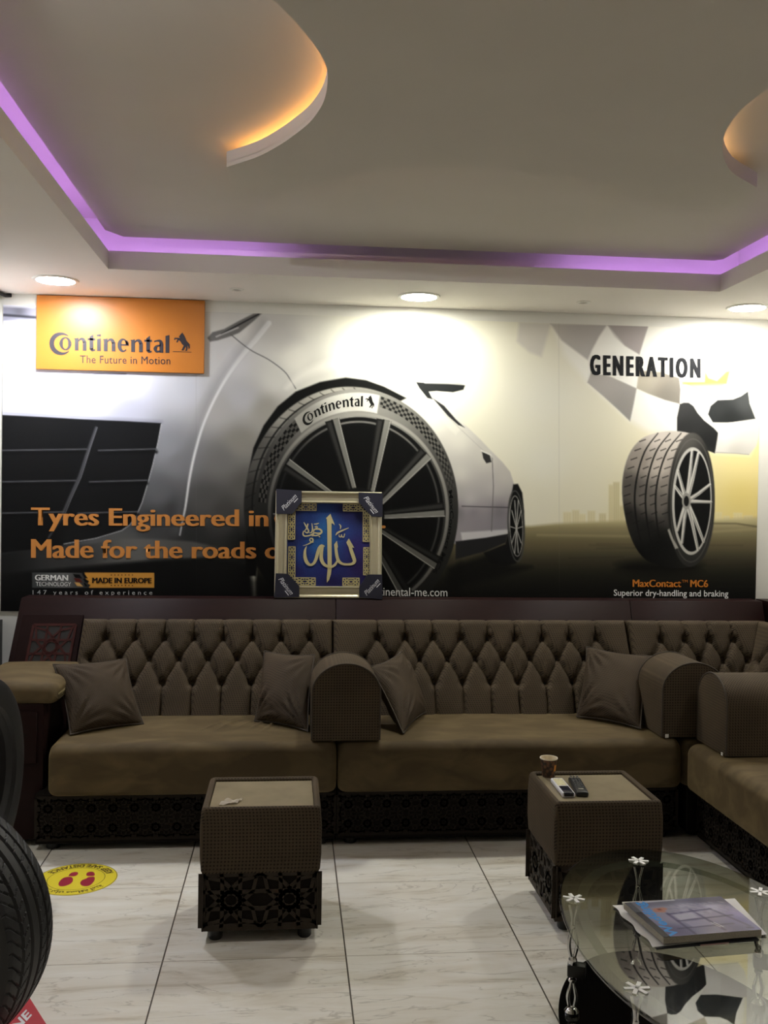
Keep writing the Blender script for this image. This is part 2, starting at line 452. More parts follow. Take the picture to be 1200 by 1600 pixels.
# ------------------------------------------------------------------ the mural
YM = YB - 0.006
def wall_pts(p, y):
    """print-layout coordinates to points of the mural wall"""
    return np.array([tuple(at(a, b, y=y)) for a, b in p])
def build_mural():
    tl, tr, br, bl = at(4, 477, y=YM), at(1189, 511, y=YM), at(1182, 951, y=YM), at(4, 957, y=YM)
    nx, nz = 1150, 430
    xs = np.linspace(-1.468, 2.550, nx); u = np.linspace(0, 1, nz)
    ztop = 2.472; zbot = 0.915
    Xg, Ug = np.meshgrid(xs, u); Zg = ztop + (zbot - ztop)*Ug
    PX, PY = proj(Xg, YM, Zg)
    cv = Canvas(PX, PY, (222, 219, 205))
    sky = field([(900, 520, 226, 222, 206), (1100, 600, 232, 228, 214), (850, 620, 230, 228, 216), (700, 520, 232, 230, 215), (560, 500, 226, 224, 210), (850, 720, 229, 227, 213), (900, 780, 226, 221, 198),
                 (1000, 800, 220, 213, 180), (1160, 700, 232, 215, 150), (1160, 780, 225, 205, 130), (1175, 640, 236, 228, 190), (830, 790, 224, 220, 200), (1120, 540, 236, 234, 226)])
    cv.put((slice(None), slice(None)), np.ones(PX.shape), sky)
    road = vgrad([(812, 190, 178, 135), (825, 150, 140, 105), (845, 122, 112, 82), (870, 88, 82, 62), (900, 52, 50, 40), (925, 32, 31, 27), (960, 18, 18, 17)])
    # skyline
    for x0, x1, y0, c in ((880, 893, 800, 200), (894, 905, 797, 195), (905, 915, 803, 203), (918, 930, 798, 196), (936, 947, 802, 186), (951, 958, 757, 190), (958, 968, 753, 178), (968, 975, 790, 182), (1118, 1128, 800, 205), (1130, 1140, 806, 200), (1146, 1160, 801, 205), (1162, 1176, 805, 198)):
        cv.poly([(x0, y0), (x1, y0), (x1, 822), (x0, 822)], (c+18, c+8, c-34), 1.2, 0.7)
        for k in range(3):
            xx = x0 + (k + .5)*(x1 - x0)/3
            cv.stroke([(xx, y0+3), (xx, 815)], 0.7, (c, c-12, c-58), 0.8, 0.5)
    cv.poly([(830, 822), (868, 818), (975, 813), (1120, 812), (1185, 808), (1190, 970), (400, 970), (400, 822)], road, 3.0)
    cv.stroke([(840, 836), (1000, 838), (1190, 826)], 2.0, (170, 160, 120), 2.5, 0.6)
    cv.stroke([(1110, 818), (1150, 818), (1190, 824)], 2.0, (92, 84, 62), 1.5, 0.7)
    for k in range(26):
        yy = 845 + 90*rng.rand(); xx = 840 + 300*rng.rand()
        cv.stroke([(xx, yy), (xx + 60 + 60*rng.rand(), yy + rng.randn()*1.5)], 1.0, (60, 56, 44), 2.0, 0.25)
    # ---- car: side behind the wheel
    side = [(500, 585), (640, 560), (668, 606), (700, 640), (727, 664), (752, 688), (766, 703), (785, 722), (797, 737), (803, 756), (798, 790), (796, 832), (720, 850), (500, 850)]
    cv.poly(side, field([(620, 590, 232, 230, 218), (680, 650, 226, 224, 214), (720, 690, 216, 213, 204), (760, 715, 205, 202, 194), (790, 745, 190, 186, 180), (720, 740, 206, 203, 196), (770, 760, 182, 178, 176), (735, 780, 186, 182, 182),
                          (740, 800, 132, 126, 134), (780, 800, 122, 117, 124), (745, 815, 140, 134, 142), (780, 818, 134, 130, 138), (715, 800, 120, 115, 122), (715, 770, 170, 167, 165)]), 1.2)
    cv.poly([(720, 832), (797, 827), (792, 838), (722, 845)], (205, 203, 205), 1.5, 0.8)
    cv.poly([(712, 846), (760, 840), (794, 834), (790, 848), (757, 862), (712, 874)], (52, 51, 54), 1.2)
    cv.stroke([(722, 791), (796, 793)], 1.4, (78, 74, 80), 0.9, 0.9)
    cv.stroke([(769, 716), (771, 760), (768, 830)], 1.3, (110, 106, 108), 0.8, 0.9)
    cv.stroke([(664, 612), (668, 640), (662, 650)], 1.0, (170, 168, 160), 1.0, 0.6)
    cv.poly([(640, 560), (655, 590), (662, 622), (700, 668), (712, 680), (727, 664), (690, 628)], (228, 226, 216), 2.0, 0.5)
    cv.poly([(676, 622), (694, 634), (712, 655), (726, 668), (716, 664), (700, 650)], (60, 60, 62), 1.0)
    cv.stroke([(650, 610), (700, 652), (770, 718)], 1.0, (170, 168, 164), 1.0, 0.6)
    cv.poly([(650, 597), (664, 598), (690, 597), (716, 597), (727, 602), (724, 609), (708, 613), (682, 611), (670, 612), (676, 624), (668, 622), (655, 606)], (52, 54, 56), 0.9)
    cv.poly([(655, 592), (690, 590), (722, 596), (727, 602), (700, 600), (664, 599)], (214, 214, 206), 1.0, 0.8)
    cv.poly([(753, 706), (765, 710), (768, 722), (760, 724), (755, 716)], (66, 65, 66), 0.9)
    cv.stroke([(752, 704), (767, 711)], 2.0, (222, 220, 214), 0.8)
    # rear wheel
    cv.poly([(802, 757), (809, 756), (816, 770), (819, 800), (818, 840), (814, 868), (806, 880), (790, 884), (765, 880), (756, 864), (790, 850), (796, 825), (797, 785)], (30, 30, 31), 1.2)
    cv.ell(806.5, 822, 12.5, 55, (84, 84, 82), rot=-0.04, soft=0.9, ring=2.2)
    cv.ell(807, 823, 9.5, 45, (18, 18, 19), rot=-0.04)
    for k in range(10):
        a = 2*PI*k/10; cv.stroke([(807, 826), (807 + 9*math.cos(a), 823 + 43*math.sin(a))], 1.6, (166, 164, 160), 0.7)
    cv.ell(806.5, 822, 10.0, 47, (176, 174, 168), rot=-0.04, soft=0.8, ring=1.0)
    cv.poly([(700, 888), (760, 866), (800, 884), (830, 886), (780, 902), (700, 920)], (22, 22, 20), 6, 0.8)
    # ---- car: front, left of the wheel; lamp bloom painted into its upper tones
    front = [(0, 470), (640, 470), (640, 562), (600, 600), (470, 612), (420, 700), (392, 800), (388, 900), (360, 930), (0, 960)]
    cv.poly(front, field([(30, 520, 228, 228, 236), (30, 600, 226, 226, 240), (120, 600, 222, 222, 238), (200, 600, 214, 214, 230), (120, 632, 204, 204, 220), (200, 640, 178, 179, 192), (60, 640, 200, 200, 216), (280, 560, 206, 206, 208), (290, 610, 192, 193, 200),
                           (265, 700, 140, 141, 146), (250, 770, 104, 105, 108), (235, 815, 76, 77, 79), (280, 720, 128, 128, 131), (270, 800, 78, 78, 80), (300, 840, 62, 62, 62), (330, 560, 198, 197, 196), (370, 560, 204, 203, 206), (340, 640, 172, 170, 168), (345, 720, 122, 120, 118),
                           (320, 780, 92, 91, 90), (350, 800, 84, 82, 80), (375, 690, 140, 137, 130), (380, 620, 180, 180, 184), (430, 590, 206, 205, 200), (390, 520, 212, 211, 208), (460, 560, 228, 226, 218), (440, 520, 206, 204, 198), (340, 500, 206, 204, 198),
                           (540, 560, 234, 233, 224), (600, 570, 236, 235, 226), (560, 520, 226, 224, 210), (500, 580, 210, 208, 200), (380, 850, 48, 48, 48), (200, 860, 96, 96, 95), (60, 880, 52, 52, 53), (320, 868, 58, 58, 57), (385, 760, 100, 98, 94), (415, 640, 156, 153, 146)], 3.2), 1.0)
    cv.poly([(395, 488), (440, 488), (640, 500), (640, 470), (395, 470)], sky, 4.0)
    cv.poly([(392, 498), (408, 489), (450, 496), (470, 530), (440, 545), (400, 535)], (186, 184, 184), 12, 0.45)
    # lower bumper lip, ground
    cv.poly([(0, 866), (60, 858), (140, 850), (190, 842), (240, 842), (300, 846), (350, 856), (390, 872), (390, 890), (330, 872), (220, 878), (120, 890), (0, 902)], field([(0, 885, 44, 44, 45), (100, 872, 72, 72, 72), (220, 860, 108, 107, 104), (300, 860, 98, 97, 94), (370, 872, 48, 48, 47)]), 2.0, 0.9)
    cv.poly([(0, 898), (150, 884), (240, 876), (330, 872), (390, 884), (400, 970), (0, 970)], field([(0, 900, 34, 34, 34), (0, 950, 14, 14, 15), (200, 900, 20, 20, 20), (350, 890, 32, 32, 31), (300, 950, 14, 14, 14)]), 4.0)
    # grille
    gr = [(0, 648), (60, 651), (130, 655), (200, 658), (252, 661), (247, 690), (239, 725), (231, 755), (222, 785), (213, 806), (203, 820), (190, 829), (160, 839), (120, 848), (60, 857), (0, 864)]
    cv.poly(gr, field([(30, 660, 34, 34, 36), (200, 680, 30, 30, 33), (100, 740, 24, 24, 26), (60, 830, 20, 20, 22), (200, 800, 26, 26, 28), (120, 840, 40, 40, 41)]), 1.0)
    cv.stroke([(0, 645), (130, 652), (252, 659)], 4.0, (120, 120, 132), 3.0, 0.5)
    cv.stroke([(252, 663), (247, 690), (239, 725), (231, 755), (222, 785), (213, 806), (203, 820), (190, 829), (150, 841), (100, 850)], 1.4, (176, 176, 178), 0.8, 0.9)
    for y0, xa, xb in ((703, 135, 154), (752, 118, 140), (801, 100, 122)):
        for (x0, x1) in ((0, xa), (xb, 244 - (y0 - 703)*0.3)):
            cv.stroke([(x0, y0 + 1), (x1, y0 - 1.5 if x0 else y0 - 1)], 2.4, (104, 104, 108), 1.2, 0.95)
            cv.stroke([(x0, y0 + 5), (x1, y0 + 3)], 4.5, (14, 14, 15), 2.2, 0.8)
    cv.stroke([(150, 668), (139, 700), (124, 745), (108, 780), (94, 812), (76, 840)], [3.5, 5, 5, 4, 3], (88, 88, 92), 1.6, 0.9)
    cv.stroke([(152, 668), (141, 700), (127, 745), (111, 780), (98, 812)], 1.0, (140, 140, 144), 0.8, 0.8)
    # crease, seam, headlamp, hood line
    cv.stroke([(420, 505), (400, 530), (378, 556), (354, 590), (333, 628), (316, 668), (304, 710), (296, 748), (290, 790), (285, 815), (281, 836)], [8, 8, 6, 4.5, 4, 4, 3.6, 3, 2, 1.2], (232, 232, 232), 1.4, 0.95, curve=6)
    cv.stroke([(410, 505), (390, 532), (366, 560), (342, 594), (322, 632), (307, 672), (294, 715), (287, 752), (281, 795), (276, 830)], 9, (118, 118, 122), 9.0, 0.35, curve=6)
    cv.stroke([(360, 522), (378, 537), (395, 549), (420, 562), (444, 580), (454, 594), (462, 607)], 1.6, (104, 103, 104), 0.9, 0.9, curve=4)
    cv.poly([(324, 528), (332, 519), (350, 514), (374, 501), (396, 490), (410, 489), (396, 502), (374, 520), (362, 525), (340, 532), (328, 534)], (112, 110, 108), 1.2, 0.9)
    cv.stroke([(346, 522), (372, 508), (404, 491)], 2.2, (52, 51, 52), 1.0, 0.9)
    cv.stroke([(338, 526), (372, 512)], 2.0, (206, 205, 202), 1.0, 0.8)
    cv.stroke([(70, 586), (120, 586), (196, 584)], 3.0, (150, 150, 168), 1.2, 0.8)
    cv.poly([(4, 479), (56, 481), (56, 500), (4, 502)], field([(5, 480, 120, 120, 136), (30, 490, 60, 60, 70), (55, 485, 150, 150, 165), (30, 500, 170, 170, 190)]), 2.0, 0.8)
    cv.stroke([(4, 492), (56, 496)], 3.5, (40, 40, 46), 1.5, 0.7)
    # ---- big wheel
    cv.poly([(386, 800), (388, 740), (396, 700), (412, 665), (434, 635), (462, 612), (500, 597), (540, 590), (572, 594), (600, 604), (635, 622), (600, 640), (520, 640), (420, 720), (400, 900), (384, 900)], (20, 20, 20), 1.4)
    cv.stroke([(448, 606), (470, 588), (500, 574), (535, 566), (575, 567), (605, 578), (640, 604)], [4, 12, 16, 16, 12, 8], (238, 236, 228), 5.0, 0.6, curve=5)
    cv.ell(546, 792, 165, 188, field([(400, 700, 96, 94, 90), (390, 790, 56, 55, 53), (440, 640, 150, 147, 140), (520, 608, 176, 173, 164), (400, 880, 26, 26, 26), (560, 610, 150, 147, 140)]), soft=1.2)
    for k in range(16):
        a = math.radians(178 + k*6.3)
        cv.stroke([(546 + 163*math.cos(a), 792 + 186*math.sin(a)), (549 + 151*math.cos(a+.05), 792 + 174*math.sin(a+.05))], 1.6, (26, 26, 26), 0.9, 0.45)
    cv.ell(552, 792, 158, 181, (30, 30, 30), soft=1.0, ring=2.4)
    side_w = lambda x, y: np.interp(np.degrees(np.arctan2(y-800, x-557)), [-180, -150, -120, -95, -60, -30, 0, 30, 60, 90, 120, 150, 180], [52, 70, 120, 150, 120, 84, 66, 52, 40, 24, 22, 34, 52])[..., None]*np.array([1, .985, .95])
    cv.ell(557, 796, 159, 188, side_w, soft=1.0)
    def pol(r, deg, c=(558, 797)): return (c[0] + (138 + 18*r)*math.cos(math.radians(deg)), c[1] + (154 + 30*r)*math.sin(math.radians(deg)))
    # chequered bands of the sidewall
    for i in range(4):
        for k in range(21):
            d = 184 + k*2.35
            cv.poly([pol(.26 + i*.165, d), pol(.26 + i*.165, d+2.3), pol(.425 + i*.165, d+2.3), pol(.425 + i*.165, d)], (12, 12, 12) if (i + k) % 2 else (86, 84, 80), 0.5, 0.95)
        for k in range(34):
            d = 284 + k*1.9
            cv.poly([pol(.40 + i*.14, d), pol(.40 + i*.14, d+1.85), pol(.54 + i*.14, d+1.85), pol(.54 + i*.14, d)], (22, 22, 22) if (i + k) % 2 else (112, 110, 104), 0.6, 0.85*max(0.0, 1 - max(0, k-20)/16))
    cv.poly([pol(.03, d) for d in range(231, 284, 2)] + [pol(.99, d) for d in range(283, 230, -2)], field([(480, 655, 150, 148, 142), (540, 625, 205, 203, 196), (590, 625, 214, 212, 204)]), 0.8)
    # rim
    cv.ell(560, 800, 139, 153, (150, 148, 142), soft=1.0, ring=5, clip=lambda x, y: np.interp(np.degrees(np.arctan2(y-800, x-560)), [-180, -130, -80, -40, 20, 90, 160, 180], [.35, .7, 1, .9, .7, .35, .25, .35]))
    cv.ell(560, 800, 133, 148, (15, 15, 16), soft=1.0)
    cv.ell(560, 800, 126, 141, (128, 126, 122), soft=1.0, ring=3.5, clip=lambda x, y: np.interp(np.degrees(np.arctan2(y-800, x-560)), [-180, -150, -100, -70, -30, 10, 60, 120, 180], [.15, .3, 1, .95, .6, .55, .4, .1, .15]))
    cv.ell(560, 800, 120, 135, (9, 9, 10), soft=1.0)
    for (ox, oy, hx, hy, wo, g) in ((519, 656, 553, 775, 21, 118), (600, 656, 577, 775, 21, 120), (666, 708, 594, 783, 22, 122), (694, 796, 600, 804, 21, 118), (684, 880, 596, 826, 20, 96), (640, 938, 580, 836, 20, 78), (447, 726, 522, 778, 20, 108), (428, 812, 520, 806, 18, 70), (450, 890, 530, 830, 18, 52), (510, 945, 548, 840, 18, 52)):
        dx, dy = hx-ox, hy-oy; L = math.hypot(dx, dy); nx_, ny_ = -dy/L, dx/L
        def q(t, o, ox=ox, oy=oy, dx=dx, dy=dy, nx_=nx_, ny_=ny_): return (ox + dx*t + nx_*o, oy + dy*t + ny_*o)
        cv.poly([q(0, -wo*.55), q(0, wo*.55), q(1, wo*.30), q(1, -wo*.30)], (g*.34, g*.33, g*.32), 0.9)
        cv.poly([q(0, -wo*.50), q(0, -wo*.05), q(1, -wo*.02), q(1, -wo*.28)], (g*1.05, g*1.04, g*1.0), 0.9)
        cv.poly([q(0.02, wo*.12), q(0.02, wo*.42), q(1, wo*.2), q(1, wo*.05)], (g*.55, g*.54, g*.53), 0.9)
        cv.stroke([q(0.0, wo*.02), q(0.9, wo*.02)], 1.4, (10, 10, 10), 0.8)
        cv.stroke([q(0.0, -wo*.5), q(1, -wo*.28)], 1.2, (196, 194, 188), 0.7, 0.8)
    cv.ell(560, 806, 40, 44, (30, 30, 31), soft=1.5); cv.ell(560, 806, 26, 29, (60, 60, 60), soft=1.5)
    cv.poly([(380, 900), (470, 912), (540, 935), (600, 950), (660, 940), (700, 905), (720, 880), (720, 970), (380, 970)], (16, 16, 16), 8, 0.55)
    # ---- flag
    k_ = 0.36667
    def fp(l): return [(760 + x*k_, 440 + y*k_) for x, y in l]
    W1, W2 = (236, 234, 228), (226, 223, 216)
    cv.poly(fp([(280, 178), (520, 182), (760, 184), (1000, 260), (1160, 420), (1165, 590), (1160, 660), (1120, 738), (975, 730), (880, 660), (690, 640), (612, 595), (430, 430), (330, 310)]), W1, 6, 0.8)
    cv.poly(fp([(140, 172), (275, 178), (255, 250), (235, 320), (180, 300), (130, 255)]), (206, 202, 194), 3, 0.9)
    cv.poly(fp([(272, 178), (515, 185), (480, 235), (452, 290), (433, 335), (380, 295), (320, 250)]), field([(840, 510, 186, 180, 172), (930, 520, 168, 162, 158), (915, 560, 172, 168, 164)]), 2, 0.95)
    cv.poly(fp([(515, 185), (690, 190), (672, 245), (652, 312), (590, 275), (545, 235)]), (158, 150, 148), 1.2)
    cv.poly(fp([(432, 335), (452, 290), (515, 185), (590, 275), (650, 312), (640, 455), (540, 400), (430, 430)]), (230, 228, 222), 2, 0.7)
    cv.poly(fp([(430, 430), (445, 390), (530, 405), (640, 455), (628, 520), (612, 595), (560, 545), (500, 490)]), field([(930, 595, 170, 165, 160), (985, 640, 146, 142, 138)]), 1.2)
    cv.poly(fp([(650, 380), (740, 385), (822, 410), (828, 460), (824, 522), (760, 505), (690, 478), (640, 455)]), field([(1000, 590, 176, 168, 152), (1050, 620, 132, 126, 116)]), 1.2)
    cv.poly(fp([(835, 428), (920, 432), (1012, 438), (1000, 470), (985, 502), (920, 475)]), (176, 168, 148), 1.4)
    cv.poly(fp([(824, 522), (840, 516), (862, 516), (882, 530), (900, 560), (928, 592), (970, 625), (988, 645), (986, 690), (974, 732), (930, 715), (890, 670), (850, 645), (812, 640), (812, 580)]), field([(1062, 640, 70, 70, 70), (1110, 690, 48, 48, 48), (1075, 670, 58, 58, 58)]), 0.9)
    cv.poly(fp([(985, 505), (1050, 502), (1085, 488), (1115, 467), (1122, 520), (1147, 585), (1100, 592), (1030, 602), (965, 600), (944, 565), (955, 530)]), field([(1120, 640, 62, 64, 64), (1165, 630, 80, 82, 82), (1140, 655, 50, 52, 52)]), 0.9)
    cv.poly(fp([(988, 645), (965, 602), (1050, 600), (1165, 586), (1165, 640), (1150, 700), (1120, 738), (1050, 732), (974, 730)]), field([(1130, 680, 222, 219, 212), (1180, 680, 206, 202, 196), (1150, 705, 190, 186, 178), (1125, 705, 212, 208, 202)]), 0.9)
    cv.stroke(fp([(978, 728), (1060, 732), (1118, 737)]), 1.2, (150, 146, 136), 0.7, 0.8)
    cv.poly([(1166, 514), (1189, 527), (1189, 533), (1170, 524)], (196, 195, 192), 2, 0.8)
    cv.poly([(1101, 577), (1108, 590), (1120, 594), (1134, 580), (1142, 578), (1136, 601), (1066, 601), (1066, 597), (1100, 596)], (232, 214, 64), 2.5, 0.9)
    # ---- tyre on the right
    cv.ell(1030, 887, 62, 10, (26, 25, 20), soft=9, alpha=0.9)
    tread = field([(1030, 680, 208, 198, 188), (1060, 685, 196, 188, 178), (1000, 720, 150, 141, 132), (1030, 730, 186, 176, 166), (985, 760, 96, 91, 86), (1010, 780, 110, 104, 98), (1035, 790, 116, 110, 104), (980, 810, 50, 48, 45), (1010, 830, 44, 43, 41), (1030, 850, 26, 26, 25), (1000, 870, 16, 16, 16), (1045, 760, 140, 132, 124), (1050, 800, 70, 68, 64)], 3)
    body = [(1040, 674), (1062, 674), (1084, 680), (1100, 698), (1111, 728), (1116, 770), (1116, 810), (1110, 845), (1100, 870), (1086, 883), (1062, 888), (1034, 884), (1010, 875), (993, 855), (981, 826), (974, 792), (972, 760), (976, 730), (986, 704), (1002, 686), (1020, 678)]
    cv.poly(body, tread, 1.0, curve=3)
    for dx in (16, 31, 45):
        cv.stroke([(1008 + dx*1.25, 677), (988 + dx*1.2, 706), (976 + dx*1.15, 750), (974 + dx*1.12, 792), (983 + dx*1.05, 840), (996 + dx, 872)], [1.4, 2.2, 2.6, 2.4, 1.8, 1], (28, 26, 25), 0.8, 0.9, curve=5)
    for k in range(13):
        t = k/12; yy = 690 + t*170
        off = 24*(1 - (2*t - 1)**2)
        for dx, ln in ((3, 9), (24, 8), (39, 8), (54, 9)):
            xb = 996 - off + dx*1.12 + (8 if t > .7 else 0)
            cv.stroke([(xb, yy), (xb + ln, yy - 3.2)], 1.5, (40, 38, 36), 0.7, 0.75)
    cv.ell(1080, 781, 36.5, 105, field([(1070, 690, 96, 93, 88), (1105, 720, 60, 58, 55), (1112, 790, 48, 47, 45), (1050, 750, 70, 68, 64), (1046, 800, 52, 51, 49), (1080, 880, 66, 65, 62), (1100, 860, 70, 69, 66)]), rot=0.02, soft=1.2)
    cv.ell(1081, 782, 33, 96, (110, 108, 102), rot=0.02, soft=1.0, ring=1.4, alpha=.7)
    cv.ell(1081, 783, 31, 84, (188, 185, 178), rot=0.02, soft=0.8)
    cv.ell(1082, 783, 28, 79, (24, 24, 25), rot=0.02, soft=0.8)
    for k in range(10):
        a = 2*PI*(k + .25)/10 + (0.14 if k % 2 else -0.14)
        h = (1073, 783)
        e1 = (1082 + 28.5*math.cos(a), 783 + 79*math.sin(a))
        cv.stroke([h, ((h[0]*.5 + e1[0]*.5), (h[1]*.55 + e1[1]*.45)), e1], [6.5, 5.2, 4.2], (206, 203, 196), 0.8)
        cv.stroke([(h[0]+1, h[1]+2), (e1[0]+1.2, e1[1]+1)], 1.0, (92, 90, 86), 0.7, 0.8)
    cv.ell(1072.5, 783, 7, 13, (150, 147, 140)); cv.ell(1072.5, 783, 4, 8, (38, 37, 36))
    cv.poly([(1046, 826), (1052, 842), (1060, 856), (1055, 858), (1047, 840), (1043, 828)], (190, 186, 176), 0.9, 0.8)
    # badges at the lower left
    cv.poly([(50, 894.5), (128, 895), (141, 918.5), (50, 918.5)], hgrad([(50, 78, 80, 80), (100, 112, 112, 110), (140, 60, 60, 60)]), 0.6)
    cv.poly([(132, 894.5), (241, 895), (241, 918.5), (139, 918.5), (141, 914), (137, 912), (139, 908), (134, 905)], (206, 146, 62), 0.6)
    for i, c in enumerate(((18, 17, 17), (120, 42, 32), (206, 160, 92))):
        y0 = 897 + i*6.4
        cv.poly([(114 + i*1.2, y0), (124, y0 + .6), (128 + i, y0 + 6.6), (118 + i*1.2, y0 + 6)], c, 0.6)
        cv.poly([(129 + i, y0 + 1), (133, y0 + 1), (137, y0 + 6.5), (133, y0 + 6.5)], (16, 16, 16), 0.6)
    # sheet joints
    for xj in (306, 610, 873): cv.stroke([(xj, 470), (xj + 1, 960)], 0.8, (120, 118, 112), 0.7, 0.18)
    lum = cv.C.mean(-1, keepdims=True)
    cv.C *= np.interp(lum, [0, 40, 90, 150], [.45, .55, .85, 1.0])      # the press prints deep blacks
    G = np.stack([Xg, np.full(Xg.shape, YM), Zg], -1)
    # lettering
    E = []
    def put(s, tl_, tr_, br_, bl_, rgb, d=0.0008, heavy=(), **kw):
        v, p = text_polys(s, **kw); w = in_quad(v, tl_, tr_, br_, bl_)
        for i, dx in enumerate((0,) + tuple(heavy)): E.append((wall_pts(w + np.array([dx, 0]), YM - d - i*.0004), p, rgb))
    OR = (196, 130, 66)
    put('Tyres Engineered in', (50, 793), (418, 796.5), (418, 831), (50, 830), OR, heavy=(1.6, -1.6, .8, -.8))
    put('Germany.', (430, 797), (601, 799), (601, 834), (430, 832), OR, heavy=(1.6, -1.6, .8, -.8))
    put('Made for the roads of', (50, 842), (452, 847), (452, 873), (50, 872), OR, heavy=(1.6, -1.6, .8, -.8))
    put('GERMAN', (55, 898), (106, 898.5), (106, 907.2), (55, 906.8), (226, 226, 222), heavy=(.5, -.5))
    put('TECHNOLOGY', (56, 909), (111, 909.6), (111, 916), (56, 915.6), (214, 214, 210))
    put('MADE IN EUROPE', (144.5, 902.5), (236.5, 903), (236.5, 911.2), (144.5, 911), (24, 20, 16), heavy=(.6, -.6))
    for k in range(7):
        for yy in (898.4, 914.8):
            x = 174 + k*5.5; R_ = [(x + 1.5*math.cos(a)*(1 if j % 2 else .45), yy + 1.5*math.sin(a)*(1 if j % 2 else .45)) for j, a in enumerate(np.linspace(PI/2, PI/2 + 2*PI, 11)[:-1])]
            v, p = tri_poly(R_); E.append((wall_pts(v, YM - .0008), p, (70, 46, 20)))
    put('147 years of experience', (51, 922), (238, 922.5), (238, 931.5), (51, 931), (178, 178, 176), spacing=1.6)
    put('continental-me.com', (569, 917.3), (699, 919), (699, 932), (569, 930.5), (226, 226, 224))
    put('MaxContact', (989, 905.5), (1064, 906), (1064, 917.4), (989, 917), (206, 126, 48), heavy=(.5, -.5))
    put('TM', (1065.5, 906), (1074.5, 906), (1074.5, 910.2), (1065.5, 910.2), (206, 126, 48))
    put('MC6', (1079, 906), (1106, 906.4), (1106, 917.4), (1079, 917.2), (206, 126, 48), heavy=(.5, -.5))
    put('Superior dry-handling and braking', (959, 921), (1138, 922.5), (1138, 935.5), (959, 934), (236, 236, 234), bold=0.008)
    put('GENERATION', (923, 554), (1093, 560), (1093, 591), (923, 586), (30, 31, 34), bold=0.012, spacing=1.45, heavy=(1.1, -1.1, 1.9))
    # the word on the sidewall, bent along the tyre
    v, p = wordmark()
    d = 235.0 + (v[:, 0]/746.0)*38.5; r = 0.27 + v[:, 1]/112.0*0.56
    E.append((wall_pts([pol(b, a) for a, b in zip(d, r)], YM - .0008), p, (24, 24, 24)))
    hv, hp = tri_poly(HORSE)
    d = 275.0 + (hv[:, 0] - 816)/74.0*5.6; r = 0.24 + (325 - hv[:, 1])/86.0*0.66
    E.append((wall_pts([pol(b, a) for a, b in zip(d, r)], YM - .0008), hp, (24, 24, 24)))
    v, p = text_polys('MaxContact MC6', bold=0.02)
    d = -10.5 + v[:, 0]*46.0; r = 0.72 - (1 - v[:, 1])*0.34
    E.append((wall_pts([pol(b, a) for a, b in zip(d, r)], YM - .0008), p, (14, 14, 14)))
    o = print_mesh('wall_mural', G, cv.C, E, M_PRINT)
    tag(o, 'wide printed tyre advertisement with silver car, flag and tyre covering the wall behind the sofas', 'mural')
    return o
